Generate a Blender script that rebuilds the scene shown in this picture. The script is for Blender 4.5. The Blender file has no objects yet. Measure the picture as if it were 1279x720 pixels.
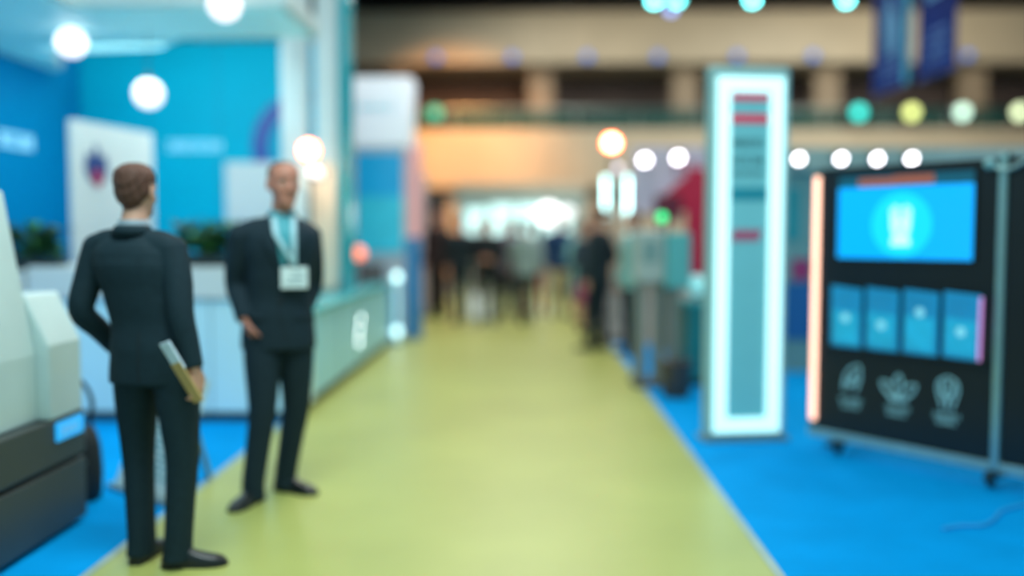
import bpy, bmesh, math, random
from mathutils import Vector, Matrix
from mathutils.bvhtree import BVHTree
random.seed(7)
SC = bpy.context.scene
COL = SC.collection
R = math.radians
PI = math.pi
V = Vector

# ------------------------------------------------------------------ materials
def lin(h):
    out = []
    for i in (0, 2, 4):
        c = int(h[i:i + 2], 16) / 255
        out.append(c / 12.92 if c <= .04045 else ((c + .055) / 1.055) ** 2.4)
    return (*out, 1)

def mat(name, hexa, rough=.5, metal=0, var=.08, scale=12, bump=0, bscale=120, emit=None, es=0, coat=0, spec=.5, alpha=None, trans=0):
    m = bpy.data.materials.new(name); m.use_nodes = True
    nt = m.node_tree; b = nt.nodes['Principled BSDF']
    b.inputs['Roughness'].default_value = rough
    b.inputs['Metallic'].default_value = metal
    b.inputs['Specular IOR Level'].default_value = spec
    b.inputs['Coat Weight'].default_value = coat
    b.inputs['Transmission Weight'].default_value = trans
    tc = nt.nodes.new('ShaderNodeTexCoord')
    c = lin(hexa)
    if var:
        n = nt.nodes.new('ShaderNodeTexNoise'); n.inputs['Scale'].default_value = scale; n.inputs['Detail'].default_value = 4
        nt.links.new(tc.outputs['Object'], n.inputs['Vector'])
        r = nt.nodes.new('ShaderNodeValToRGB')
        r.color_ramp.elements[0].position = .3; r.color_ramp.elements[1].position = .7
        r.color_ramp.elements[0].color = (*[x * (1 - var) for x in c[:3]], 1)
        r.color_ramp.elements[1].color = (*[min(1, x * (1 + var)) for x in c[:3]], 1)
        nt.links.new(n.outputs['Fac'], r.inputs['Fac'])
        nt.links.new(r.outputs['Color'], b.inputs['Base Color'])
    else:
        b.inputs['Base Color'].default_value = c
    if bump:
        n2 = nt.nodes.new('ShaderNodeTexNoise'); n2.inputs['Scale'].default_value = bscale; n2.inputs['Detail'].default_value = 3
        nt.links.new(tc.outputs['Object'], n2.inputs['Vector'])
        bp = nt.nodes.new('ShaderNodeBump'); bp.inputs['Strength'].default_value = bump; bp.inputs['Distance'].default_value = .01
        nt.links.new(n2.outputs['Fac'], bp.inputs['Height']); nt.links.new(bp.outputs['Normal'], b.inputs['Normal'])
    if es:
        b.inputs['Emission Color'].default_value = lin(emit or hexa)
        b.inputs['Emission Strength'].default_value = es
    if alpha is not None:
        b.inputs['Alpha'].default_value = alpha
    return m

M = {}
def mm(key, *a, **k):
    if key not in M: M[key] = mat(key, *a, **k)
    return M[key]

# ------------------------------------------------------------------ scene-graph helpers
def tag(o, label=None, cat=None, group=None, kind=None):
    if label: o['label'] = label
    if cat: o['category'] = cat
    if group: o['group'] = group
    if kind: o['kind'] = kind
    return o

def thing(name, label, cat, loc=(0, 0, 0), rz=0, group=None, scale=1):
    o = bpy.data.objects.new(name, None); COL.objects.link(o)
    o.empty_display_size = .1
    o.location = loc; o.rotation_euler = (0, 0, rz); o.scale = (scale,) * 3
    return tag(o, label, cat, group)

class MB:
    def __init__(self): self.bm = bmesh.new()
    def poly_mesh(self, verts, faces):
        vs = [self.bm.verts.new(v) for v in verts]
        for f in faces:
            try: self.bm.faces.new([vs[i] for i in f])
            except ValueError: pass
        return self
    def box(self, x0, x1, y0, y1, z0, z1, m=None):
        vs = [V((x, y, z)) for x in (x0, x1) for y in (y0, y1) for z in (z0, z1)]
        if m is not None: vs = [m @ v for v in vs]
        return self.poly_mesh(vs, [(0, 1, 3, 2), (4, 6, 7, 5), (0, 4, 5, 1), (2, 3, 7, 6), (0, 2, 6, 4), (1, 5, 7, 3)])
    def prism(self, poly, axis, a0, a1):
        """poly of 2-D points extruded along axis: 'y' -> (x,z), 'x' -> (y,z), 'z' -> (x,y)"""
        def p(q, a):
            return V((q[0], a, q[1])) if axis == 'y' else V((a, q[0], q[1])) if axis == 'x' else V((q[0], q[1], a))
        n = len(poly)
        vs = [p(q, a0) for q in poly] + [p(q, a1) for q in poly]
        fs = [tuple(range(n)), tuple(range(2 * n - 1, n - 1, -1))] + [(i, (i + 1) % n, n + (i + 1) % n, n + i) for i in range(n)]
        return self.poly_mesh(vs, fs)
    def loft(self, rings):
        n = len(rings[0]); vs = [v for r in rings for v in r]; fs = []
        for k in range(len(rings) - 1):
            for i in range(n):
                fs.append((k * n + i, k * n + (i + 1) % n, (k + 1) * n + (i + 1) % n, (k + 1) * n + i))
        fs.append(tuple(range(n - 1, -1, -1))); fs.append(tuple(range((len(rings) - 1) * n, len(rings) * n)))
        return self.poly_mesh(vs, fs)
    def cyl(self, p0, p1, r0, r1=None, n=20):
        p0, p1 = V(p0), V(p1); r1 = r0 if r1 is None else r1
        t = (p1 - p0).normalized(); a = V((0, 0, 1)) if abs(t.z) < .9 else V((1, 0, 0))
        u = t.cross(a).normalized(); w = t.cross(u)
        return self.loft([[p + u * (r * math.cos(2 * PI * i / n)) + w * (r * math.sin(2 * PI * i / n)) for i in range(n)] for p, r in ((p0, r0), (p1, r1))])
    def lathe(self, prof, c=(0, 0, 0), n=28, m=None):
        rings = []
        for r, z in prof:
            ring = [V((max(r, 1e-4) * math.cos(2 * PI * i / n), max(r, 1e-4) * math.sin(2 * PI * i / n), z)) for i in range(n)]
            rings.append([(m @ v if m is not None else v) + V(c) for v in ring])
        return self.loft(rings)
    def sph(self, c, r, s=(1, 1, 1), n=18, m=None):
        rings = []
        for k in range(n // 2 + 1):
            a = -PI / 2 + PI * k / (n // 2)
            rr = max(math.cos(a), .01)
            ring = [V((rr * math.cos(2 * PI * i / n) * r * s[0], rr * math.sin(2 * PI * i / n) * r * s[1], math.sin(a) * r * s[2])) for i in range(n)]
            rings.append([(m @ v if m is not None else v) + V(c) for v in ring])
        return self.loft(rings)
    def tube(self, pts, r, n=10, sub=6):
        pts = [V(p) for p in pts]
        rad = [(r, r)] * len(pts)
        return limb(self, pts, rad, V((.3, .5, .81)), n, sub)
    def build(self, name, material, parent=None, smooth=None, bevel=0, seg=2):
        bm = self.bm
        bmesh.ops.recalc_face_normals(bm, faces=bm.faces)
        me = bpy.data.meshes.new(name); bm.to_mesh(me); bm.free()
        return link_mesh(name, me, material, parent, smooth, bevel, seg)

def link_mesh(name, me, material, parent=None, smooth=None, bevel=0, seg=2):
    o = bpy.data.objects.new(name, me); COL.objects.link(o)
    if material: me.materials.append(material)
    if parent is not None: o.parent = parent
    if smooth == 'all':
        me.shade_smooth()
    elif smooth is not None:
        me.shade_smooth()
        me.set_sharp_from_angle(angle=R(smooth))
    if bevel:
        b = o.modifiers.new('bevel', 'BEVEL'); b.width = bevel; b.segments = seg; b.limit_method = 'ANGLE'; b.angle_limit = R(40)
    return o

def copy_tree(o, parent=None):
    c = o.copy(); COL.objects.link(c)
    if parent is not None: c.parent = parent
    for ch in list(o.children): copy_tree(ch, c)
    return c

def cr(p, k, t):
    """Catmull-Rom value of list p on span k at t"""
    p0 = p[max(k - 1, 0)]; p1 = p[k]; p2 = p[k + 1]; p3 = p[min(k + 2, len(p) - 1)]
    return .5 * ((2 * p1) + (p2 - p0) * t + (2 * p0 - 5 * p1 + 4 * p2 - p3) * t * t + (3 * p1 - p0 - 3 * p2 + p3) * t ** 3)

def limb(mb, pts, rad, ref, n=16, sub=5, p=2.0):
    """tube through pts; rad = (half-width along ref side, half-depth)"""
    P, A, B = [V(q) for q in pts], [r[0] for r in rad], [r[1] for r in rad]
    S, RA, RB = [], [], []
    for k in range(len(P) - 1):
        for j in range(sub):
            t = j / sub
            S.append(cr(P, k, t)); RA.append(max(cr(A, k, t), .001)); RB.append(max(cr(B, k, t), .001))
    S.append(P[-1]); RA.append(A[-1]); RB.append(B[-1])
    rings = []
    for i, c in enumerate(S):
        t = (S[min(i + 1, len(S) - 1)] - S[max(i - 1, 0)]).normalized()
        u = (ref - t * ref.dot(t)).normalized(); w = t.cross(u)
        ring = []
        for q in range(n):
            a = 2 * PI * q / n; ca, sa = math.cos(a), math.sin(a)
            x = math.copysign(abs(ca) ** (2 / p), ca); y = math.copysign(abs(sa) ** (2 / p), sa)
            ring.append(c + u * (RA[i] * x) + w * (RB[i] * y))
        rings.append(ring)
    return mb.loft(rings)

def remesh(mb, voxel, smooth=4):
    bmesh.ops.recalc_face_normals(mb.bm, faces=mb.bm.faces)
    me = bpy.data.meshes.new('tmp'); mb.bm.to_mesh(me); mb.bm.free()
    o = bpy.data.objects.new('tmp', me); COL.objects.link(o)
    m = o.modifiers.new('r', 'REMESH'); m.mode = 'VOXEL'; m.voxel_size = voxel
    if smooth:
        s = o.modifiers.new('s', 'SMOOTH'); s.factor = .5; s.iterations = smooth
    dg = bpy.context.evaluated_depsgraph_get(); dg.update()
    out = bpy.data.meshes.new_from_object(o.evaluated_get(dg))
    bpy.data.objects.remove(o); bpy.data.meshes.remove(me)
    out.shade_smooth()
    return out

# ------------------------------------------------------------------ people
SKIN = mat('skin', 'd29a80', .5, var=.06, scale=30)
EYE = mat('eye white', 'd6cec6', .2, var=0)
IRIS = mat('dark brown iris', '2c211c', .15, var=0)

def hand(mb, w, d, nrm, side, curl, s=1.0, r=1.0):
    """palm from wrist w along d; palm faces nrm; thumb on side; curl in radians per joint"""
    w, d = V(w), V(d).normalized()
    nrm = (V(nrm) - d * V(nrm).dot(d)).normalized(); side = (V(side) - d * V(side).dot(d)); side = (side - nrm * side.dot(nrm)).normalized()
    limb(mb, [w - d * .03 * s, w + d * .01 * s, w + d * .05 * s, w + d * .088 * s, w + d * .1 * s],
         [(.027 * s, .02 * s), (.028 * s, .019 * s), (.041 * s, .017 * s), (.041 * s, .014 * s), (.034 * s, .011 * s)], side, 14, 4, 2.6)
    for off, ln, sp in ((.031, .070, .09), (.0105, .079, .02), (-.0105, .073, -.05), (-.031, .056, -.13)):
        p = w + d * .088 * s + side * off * s
        pts = [p - d * .03 * s, p]; a = 0
        for k, fr in enumerate((.45, .32, .23)):
            a += curl * (1 if k else .7)
            dd = (d * math.cos(a) + nrm * math.sin(a) + side * sp).normalized()
            p = p + dd * ln * fr * s; pts.append(p)
        limb(mb, pts, [(.0085 * s * r, .0085 * s * r), (.0088 * s * r, .009 * s * r), (.0082 * s * r, .0082 * s * r), (.0076 * s * r, .0074 * s * r), (.0055 * s * r, .0055 * s * r)], side, 10, 3)
    p = w + d * .02 * s + side * .022 * s
    t1 = p + (d * .55 + side * .75 + nrm * .2).normalized() * .042 * s
    t2 = t1 + (d * .85 + side * .4 + nrm * .3).normalized() * .034 * s
    t3 = t2 + (d * .92 + side * .12 + nrm * .4).normalized() * .026 * s
    limb(mb, [w + d * .005 * s, p, t1, t2, t3], [(.012 * s, .012 * s), (.015 * s, .014 * s), (.0115 * s * r, .011 * s * r), (.0095 * s * r, .0095 * s * r), (.006 * s * r, .006 * s * r)], nrm, 10, 4)

HEAD = [(0.0, .02, .022, .058), (.012, .036, .034, .05), (.035, .05, .058, .03), (.06, .058, .078, .012), (.09, .067, .09, .003),
        (.125, .0725, .0955, 0), (.16, .0765, .099, -.003), (.19, .0735, .094, -.006), (.212, .06, .078, -.008), (.227, .038, .05, -.008), (.234, .012, .016, -.008)]

def head_geo(mb, m):
    rings = []
    ks = HEAD
    for k in range(len(ks) - 1):
        for j in range(4):
            z, rx, ry, cy = [cr([q[i] for q in ks], k, j / 4) for i in range(4)]
            rings.append([m @ V((rx * math.cos(a), cy + ry * math.sin(a), z)) for a in [2 * PI * q / 28 for q in range(28)]])
    rings.append([m @ V((ks[-1][1] * math.cos(a), ks[-1][3] + ks[-1][2] * math.sin(a), ks[-1][0])) for a in [2 * PI * q / 28 for q in range(28)]])
    mb.loft(rings)
    r3 = m.to_3x3()
    q = lambda *p: m @ V(p)
    limb(mb, [q(0, .088, .135), q(0, .099, .115), q(0, .112, .09), q(0, .104, .078), q(0, .085, .074)],
         [(.008, .007), (.0095, .010), (.0135, .011), (.012, .009), (.007, .006)], r3 @ V((1, 0, 0)), 12, 4)      # nose
    for s in (-1, 1):
        mb.sph(q(.011 * s, .096, .083), .0095, m=r3)
        mb.sph(q(.03 * s, .083, .142), .012, (2.0, .9, .55), m=r3)                                             # brow
        mb.sph(q(.036 * s, .056, .09), .022, (1.1, 1, 1.3), m=r3)                                               # cheek
        ear = r3 @ Matrix.Rotation(R(20 * s), 3, 'Z') @ Matrix.Rotation(R(-8), 3, 'X')
        mb.sph(q(.079 * s, -.008, .118), .03, (.28, .62, 1.05), m=ear)
        mb.sph(q(.077 * s, .002, .095), .012, (.5, .8, 1), m=ear)
    mb.sph(q(0, .087, .0525), .0075, (2.8, 1, .6), m=r3)                                                       # lips
    mb.sph(q(0, .0855, .0425), .0075, (2.4, 1, .65), m=r3)
    mb.sph(q(0, .075, .014), .018, (1.1, .9, .8), m=r3)                                                        # chin

def sculpt_face(me, m):
    inv = m.inverted(); r3 = m.to_3x3()
    for v in me.vertices:
        p = inv @ v.co
        if p.y < .03 or p.z < -.02 or p.z > .2: continue
        d = 0
        for s in (-1, 1):
            d -= .010 * math.exp(-(((p.x - .031 * s) / .016) ** 2 + ((p.z - .122) / .011) ** 2))
        d -= .004 * math.exp(-((p.x / .024) ** 2 + ((p.z - .0475) / .0028) ** 2))
        v.co += r3 @ V((0, d, 0))

def hair_mesh(me, m, style, thick):
    inv = m.inverted(); r3 = m.to_3x3()
    nape = .035 if style == 'short' else -.12
    key = [(0, .192), (35, .19), (60, .178), (74, .135), (92, .115), (105, .085), (130, .05 if style == 'short' else -.05), (180, nape)]
    if style == 'cropped':
        key = [(0, .215), (40, .212), (65, .19), (78, .14), (92, .12), (110, .085), (140, .05), (180, .045)]
    def line(a):
        for (a0, z0), (a1, z1) in zip(key, key[1:]):
            if a <= a1: return z0 + (z1 - z0) * (a - a0) / (a1 - a0)
        return key[-1][1]
    loc = [inv @ v.co for v in me.vertices]
    def ok(p):
        if p.z < -.15 or p.z > .26 or math.hypot(p.x, p.y) > .13: return False
        if abs(p.x) > .0735 and .075 < p.z < .152 and -.035 < p.y < .03: return False
        return p.z > line(abs(math.degrees(math.atan2(p.x, p.y + .01))))
    good = [ok(p) for p in loc]
    bm = bmesh.new(); idx = {}
    nv = {}
    for poly in me.polygons:
        if all(good[i] for i in poly.vertices):
            vs = []
            for i in poly.vertices:
                if i not in nv:
                    p = loc[i]
                    n = V((p.x, p.y, (p.z - .12) * .9)).normalized()
                    edge = min(1, max(.25, (p.z - line(abs(math.degrees(math.atan2(p.x, p.y + .01))))) / .03))
                    wob = .0018 * math.sin(p.x * 260 + p.z * 40) + .0015 * math.sin(p.y * 190 - p.z * 120)
                    if style == 'long' and p.z < .1: edge = 1
                    nv[i] = bm.verts.new(m @ (p + n * (thick * edge + wob * min(1, thick / .008))))
                vs.append(nv[i])
            bm.faces.new(vs)
    h = bpy.data.meshes.new('hair'); bm.to_mesh(h); bm.free()
    o = bpy.data.objects.new('tmp', h); COL.objects.link(o)
    s = o.modifiers.new('s', 'SMOOTH'); s.iterations = 4
    k = o.modifiers.new('k', 'SOLIDIFY'); k.thickness = thick * 1.1 + .002; k.offset = -1
    dg = bpy.context.evaluated_depsgraph_get(); dg.update()
    out = bpy.data.meshes.new_from_object(o.evaluated_get(dg)); bpy.data.objects.remove(o)
    out.shade_smooth()
    return out

def shoe_geo(mb, a, h, sole, s=1.0):
    """a: ankle point on ground, h: heading; sole -> only the sole slab"""
    a = V((a[0], a[1], a[2])); h = V((h[0], h[1], 0)).normalized(); x = V((h.y, -h.x, 0))
    if sole:
        out = [(-.076, .022), (-.06, .034), (-.02, .037), (.03, .036), (.08, .044), (.13, .048), (.17, .044), (.2, .028), (.212, .01)]
        ring = [(y, w) for y, w in out] + [(y, -w) for y, w in reversed(out)]
        vs = [a + h * (y * s) + x * (w * s) + V((0, 0, z)) for z in (0, .014) for y, w in ring]
        n = len(ring)
        mb.poly_mesh(vs, [tuple(range(n)), tuple(range(2 * n - 1, n - 1, -1))] + [(i, (i + 1) % n, n + (i + 1) % n, n + i) for i in range(n)])
        return
    rings = []
    for y, w, z in ((-.073, .016, .045), (-.064, .03, .075), (-.03, .035, .095), (.01, .036, .1), (.045, .039, .085), (.08, .042, .066), (.12, .046, .055), (.16, .043, .047), (.19, .031, .038), (.205, .014, .026)):
        rings.append([a + h * (y * s) + x * (w * s * math.copysign(abs(math.cos(q)) ** .7, math.cos(q))) + V((0, 0, .012 + (z - .012) * s * max(0, math.sin(q)) ** .8)) for q in [2 * PI * i / 22 for i in range(22)]])
    mb.loft(rings)

def interp(keys, z):
    for a, b in zip(keys, keys[1:]):
        if z <= b[0]:
            t = (z - a[0]) / (b[0] - a[0]); t = min(max(t, 0), 1); t = t * t * (3 - 2 * t)
            return [a[i] + (b[i] - a[i]) * t for i in range(1, len(a))]
    return list(keys[-1][1:])

TORSO = [(.80, .10, .085), (.88, .15, .10), (.96, .160, .108), (1.08, .135, .093), (1.20, .142, .10), (1.33, .158, .108), (1.41, .15, .095), (1.46, .105, .07), (1.50, .058, .052)]
JACKET = [(.76, .188, .132), (.84, .188, .134), (.96, .180, .132), (1.08, .162, .118), (1.20, .168, .124), (1.33, .188, .132), (1.40, .188, .118), (1.45, .15, .09), (1.48, .092, .07), (1.50, .062, .060)]

def rings_torso(mb, prof, spine, yaw_u, grow=0, hem=None, n=36, p=2.3):
    """spine: z -> (cx, cy); prof keyed on z"""
    z0 = prof[0][0] if hem is None else hem; z1 = prof[-1][0]; k = 26
    rings = []
    for i in range(k + 1):
        z = z0 + (z1 - z0) * i / k
        rx, ry = interp(prof, z); cx, cy = spine(z)
        rings.append([V((cx + (rx + grow) * math.copysign(abs(math.cos(a)) ** (2 / p), math.cos(a)), cy + (ry + grow) * math.copysign(abs(math.sin(a)) ** (2 / p), math.sin(a)), z)) for a in [2 * PI * q / n for q in range(n)]])
    mb.loft(rings)

def figure(J, voxel, fine=True, hem=.80, hairs=('short',), hair_thick=.012, head_yaw=0, head_tilt=0, skirt=None, cuff=.03, bulk=1.0, leg=1.0):
    """J in the figure's own frame (facing +Y, right hand +X), for a 1.78 m person. returns dict of meshes"""
    hip_c = V(J.get('pelvis', (0, 0, .95))); neck_c = V(J.get('neck', (0, -.005, 1.48)))
    def spine(z):
        t = min(max((z - hip_c.z) / (neck_c.z - hip_c.z), 0), 1); t = t * t * (3 - 2 * t) * .5 + t * .5
        return (hip_c.x + (neck_c.x - hip_c.x) * t, hip_c.y + (neck_c.y - hip_c.y) * t)
    hm = Matrix.Translation(V((neck_c.x, neck_c.y + .015, 1.545)) + V(J.get('head', (0, 0, 0)))) @ Matrix.Rotation(R(head_yaw), 4, 'Z') @ Matrix.Rotation(R(head_tilt), 4, 'X')
    X = V((1, 0, 0)); Y = V((0, 1, 0))
    out = {'head': hm, 'spine': spine}
    # --- body
    mb = MB()
    rings_torso(mb, TORSO, spine, 0)
    limb(mb, [V((*spine(1.42), 1.42)) + V((0, -.015, 0)), V((neck_c.x, neck_c.y - .01, 1.5)), hm @ V((0, -.012, .03)), hm @ V((0, -.01, .08))],
         [(.075, .06), (.058, .056), (.054, .056), (.05, .055)], X, 20, 5)
    head_geo(mb, hm)
    for s, q in ((1, 'R'), (-1, 'L')):
        sh, el, wr = V(J['shoulder' + q]), V(J['elbow' + q]), V(J['wrist' + q])
        mb.sph(sh, .052)
        limb(mb, [sh, (sh + el) / 2 + (sh - el).cross(X * s).normalized() * .004, el, el.lerp(wr, .35), wr],
             [(.05, .052), (.043, .047), (.036, .037), (.039, .037), (.025, .021)], Y, 16, 5)
        hd = J['hand' + q]
        hand(mb, wr, hd['dir'], hd['palm'], hd['thumb'], hd.get('curl', .35), 1, .92 if fine else .95)
        hp, kn, an = V(J['hip' + q]), V(J['knee' + q]), V(J['ankle' + q])
        limb(mb, [hp + V((0, 0, .03)), hp.lerp(kn, .45), kn, kn.lerp(an, .35), an, an - V((0, 0, .035))],
             [(.078, .08), (.066, .072), (.05, .053), (.047, .052), (.033, .036), (.032, .04)], X, 18, 5)
        fh = V((*J['toe' + q], 0)).normalized()
        a = V((an.x, an.y, 0.028))
        limb(mb, [a - fh * .05, a + V((0, 0, .012)), a + fh * .08, a + fh * .15, a + fh * .18], [(.022, .018), (.028, .03), (.033, .022), (.034, .014), (.02, .008)], fh.cross(V((0, 0, 1))), 14, 4)
    body = remesh(mb, voxel, 3)
    sculpt_face(body, hm)
    out['body'] = body
    for st in hairs:
        if st: out['hair_' + st] = hair_mesh(body, hm, st, hair_thick if st != 'cropped' else .004)
    # --- trousers
    vx = max(voxel * 1.4, .006)
    mb = MB()
    rings_torso(mb, [(.80, .13, .10), (.86, .165, .117), (.95, .17, .12), (1.05, .15, .108)], spine, 0)
    for q in 'RL':
        hp, kn, an = V(J['hip' + q]), V(J['knee' + q]), V(J['ankle' + q])
        lo = an + V((0, -.004, -an.z + cuff))
        limb(mb, [hp + V((0, 0, .05)), hp.lerp(kn, .4), kn, kn.lerp(an, .45), an + V((0, 0, .02)), lo],
             [(.095 * max(1, leg * .97), .1), (.086 * leg, .092 * leg), (.066 * leg, .072 * leg), (.058 * leg, .066 * leg), (.053 * leg, .066 * leg), (.054 * leg, .073 * leg)], X, 22, 6, 2.2)
    out['trousers'] = remesh(mb, vx, 3)
    # --- jacket / top
    mb = MB()
    rings_torso(mb, [(z, a * (bulk if z < 1.36 else 1 + (bulk - 1) * max(0, (1.46 - z) / .1)), b * (1 + (bulk - 1) * .6), ) for z, a, b in JACKET], spine, 0, hem=hem)
    for s, q in ((1, 'R'), (-1, 'L')):
        sh, el, wr = V(J['shoulder' + q]), V(J['elbow' + q]), V(J['wrist' + q])
        ax = V((*spine(1.36), 1.40)); 
        limb(mb, [ax.lerp(V((sh.x, sh.y, 1.40)), .3), ax.lerp(sh, .75) + V((0, 0, .005)), sh + V((s * .012, 0, .0))], [(.1, .085), (.082, .075), (.06, .064)], V((0, 0, 1)), 20, 5)
        mb.sph(sh + V((s * .006, 0, -.004)), .066)
        e = wr - (wr - el).normalized() * .005
        limb(mb, [sh, sh.lerp(el, .5) + V((s * .006, 0, 0)), el, el.lerp(wr, .5), e], [(.068, .07), (.063, .065), (.056, .056), (.051, .05), (.044, .043)], Y, 22, 6)
    out['jacket'] = remesh(mb, vx, 4)
    # --- shoes
    for q in 'RL':
        an = V(J['ankle' + q])
        for sole in (False, True):
            mb = MB(); shoe_geo(mb, (an.x, an.y, 0), J['toe' + q], sole)
            bmesh.ops.recalc_face_normals(mb.bm, faces=mb.bm.faces)
            me = bpy.data.meshes.new('shoe'); mb.bm.to_mesh(me); mb.bm.free(); me.shade_smooth(); me.set_sharp_from_angle(angle=R(40))
            out[('sole' if sole else 'shoe') + q] = me
    if skirt:
        mb = MB()
        rings_torso(mb, [(.48, .2, .17), (.7, .19, .15), (.9, .178, .13), (1.06, .15, .11)], spine, 0, hem=skirt)
        out['skirt'] = remesh(mb, vx, 3)
    # --- eyes
    for s, q in ((1, 'R'), (-1, 'L')):
        mb = MB(); mb.sph(hm @ V((.031 * s, .0712, .1215)), .0108)
        bmesh.ops.recalc_face_normals(mb.bm, faces=mb.bm.faces)
        me = bpy.data.meshes.new('eye'); mb.bm.to_mesh(me); mb.bm.free(); me.shade_smooth(); out['eye' + q] = me
        mb = MB(); mb.sph(hm @ V((.0305 * s, .0765, .1215)), .0062)
        bmesh.ops.recalc_face_normals(mb.bm, faces=mb.bm.faces)
        me = bpy.data.meshes.new('iris'); mb.bm.to_mesh(me); mb.bm.free(); me.shade_smooth(); out['iris' + q] = me
    return out

def conform(target, left, right, nu, nv, off, thick, sign=1):
    """a strip between two (x,z) curves laid on target mesh from the front (sign=1) or the back"""
    bvh = BVHTree.FromPolygons([v.co for v in target.vertices], [p.vertices[:] for p in target.polygons])
    def at(c, t):
        k = min(int(t * (len(c) - 1)), len(c) - 2); f = t * (len(c) - 1) - k
        return c[k][0] + (c[k + 1][0] - c[k][0]) * f, c[k][1] + (c[k + 1][1] - c[k][1]) * f
    top, bot = [], []; last = 0
    for j in range(nv + 1):
        for i in range(nu + 1):
            a, b = at(left, j / nv), at(right, j / nv); t = i / nu
            x, z = a[0] + (b[0] - a[0]) * t, a[1] + (b[1] - a[1]) * t
            h = bvh.ray_cast(V((x, sign * 1.0, z)), V((0, -sign, 0)))
            y = h[0].y if h[0] else last
            last = y
            top.append(V((x, y + sign * off, z))); bot.append(V((x, y + sign * (off - thick), z)))
    w = nu + 1; n = len(top); vs = top + bot; fs = []
    for j in range(nv):
        for i in range(nu):
            a = j * w + i; fs += [(a, a + 1, a + w + 1, a + w), (n + a, n + a + w, n + a + w + 1, n + a + 1)]
    rim = [i for i in range(w)] + [j * w + nu for j in range(1, nv + 1)] + [nv * w + i for i in range(nu - 1, -1, -1)] + [j * w for j in range(nv - 1, 0, -1)]
    for a, b in zip(rim, rim[1:] + rim[:1]): fs.append((a, n + a, n + b, b))
    return MB().poly_mesh(vs, fs)

def collar_geo(mb, c, z0, z1, rx, ry, open_deg, thick, lean=.008):
    """band round the neck open at the front"""
    k = 28; rows = []
    for i in range(k + 1):
        a = PI / 2 + R(open_deg) + (2 * PI - 2 * R(open_deg)) * i / k
        ca, sa = math.cos(a), math.sin(a)
        drop = .02 * max(0, sa)
        o = [V((c[0] + (rx + lean) * ca, c[1] + (ry + lean) * sa, z0 - drop)), V((c[0] + rx * ca, c[1] + ry * sa, z1 - drop)),
             V((c[0] + (rx - thick) * ca, c[1] + (ry - thick) * sa, z1 - drop)), V((c[0] + (rx + lean - thick) * ca, c[1] + (ry + lean - thick) * sa, z0 - drop))]
        rows.append(o)
    mb.loft(rows)

def turn(yaw, d):
    """turn offsets given along the hall's axes into the figure's own frame"""
    m = Matrix.Rotation(-yaw, 3, 'Z')
    return {k: ((m @ V((*v, 0)))[:2] if len(v) == 2 else tuple(m @ V(v))) if not isinstance(v, dict) else {a: (tuple(m @ V(b)) if a != 'curl' else b) for a, b in v.items()} for k, v in d.items()}

def near_person(label, cat, loc, yaw, scale, Jw, suit, shoe, hair, hstyle, shirt, head_yaw, head_tilt=0, hem=.80, hair_thick=.014, skin=None, bulk=1.0, leg=1.0):
    J = turn(yaw, Jw)
    # hall offsets are metres at real size: shrink into the 1.78 m frame
    def sc(v): return tuple(c / scale for c in v)
    for k, v in list(J.items()):
        if isinstance(v, dict) or k.startswith('toe'): continue
        J[k] = sc(v)
    f = figure(J, .0045, True, hem, (hstyle,) if hstyle else (), hair_thick, head_yaw, head_tilt, bulk=bulk, leg=leg)
    t = thing('person', label, cat, loc, yaw, scale=scale)
    link_mesh('body', f['body'], skin or SKIN, t)
    jk = link_mesh('jacket', f['jacket'], suit, t)
    link_mesh('trousers', f['trousers'], suit, t)
    for q in 'RL':
        s_ = link_mesh('shoe', f['shoe' + q], shoe, t)
        link_mesh('sole', f['sole' + q], mm('shoe sole', '15181a', .7), s_)
        link_mesh('iris', f['iris' + q], IRIS, link_mesh('eye', f['eye' + q], EYE, t))
    if hstyle: link_mesh('hair', f['hair_' + hstyle], hair, t)
    for sg in (-1, 1):
        eb = MB(); h_ = f['head']
        limb(eb, [h_ @ V((sg * .014, .0965, .141)), h_ @ V((sg * .03, .0945, .1465)), h_ @ V((sg * .048, .083, .1425))], [(.003, .0022), (.0042, .003), (.002, .0015)], V((0, 0, 1)), 10, 5)
        eb.build('eyebrow', hair, t, 'all')
    n = J['neck']
    c = MB(); collar_geo(c, (n[0], n[1] - .008), 1.470, 1.538, .063, .066, 7, .004, .008); c.build('shirt_collar', shirt, t, 'all')
    c = MB(); collar_geo(c, (n[0], n[1] - .012), 1.468, 1.515, .076, .076, 62, .009, .018); c.build('jacket_collar', suit, jk, 'all')
    return t, jk, f, J

# ================================================================== SETTING
hall_dark = mat('dark ceiling', '2a2c30', .8, var=.2, scale=.6)
beige = mat('beige gallery fascia', 'b0a792', .75, var=.06, scale=.8, bump=.1, bscale=20)
yellow = mat('yellow green aisle carpet', 'b4b966', .34, var=.07, scale=1.1, bump=.06, bscale=300, spec=.4)
blue_c = mat('blue exhibition carpet', '0099e2', .85, var=.08, scale=2.2, bump=.2, bscale=260, spec=.04)
grey_fl = mat('grey concrete floor', '6f7676', .6, var=.1, scale=1.5)

def struct(o, label=None):
    o['kind'] = 'structure'
    return o

struct(MB().box(-11, 18, -3, 31, -.12, -.012).build('floor', grey_fl))
struct(MB().box(-1.9, 1.08, -3, 27, -.011, .0).build('floor_aisle', yellow))
struct(MB().box(-11, -1.9, -3, 14.4, -.011, .0).build('floor_left', blue_c))
struct(MB().box(1.08, 18, -3, 12.2, -.011, .0).build('floor_right', blue_c))
tape = mat('pale carpet tape', '9fb4ac', .35, var=.1, scale=9)
struct(MB().box(-1.925, -1.885, -3, 14.4, 0, .003).build('trim_1', tape))
struct(MB().box(1.06, 1.10, -3, 12.2, 0, .003).build('trim_2', tape))
struct(MB().box(-11, 18, 3, 33.3, 9.4, 9.6).build('ceiling', hall_dark))

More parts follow.
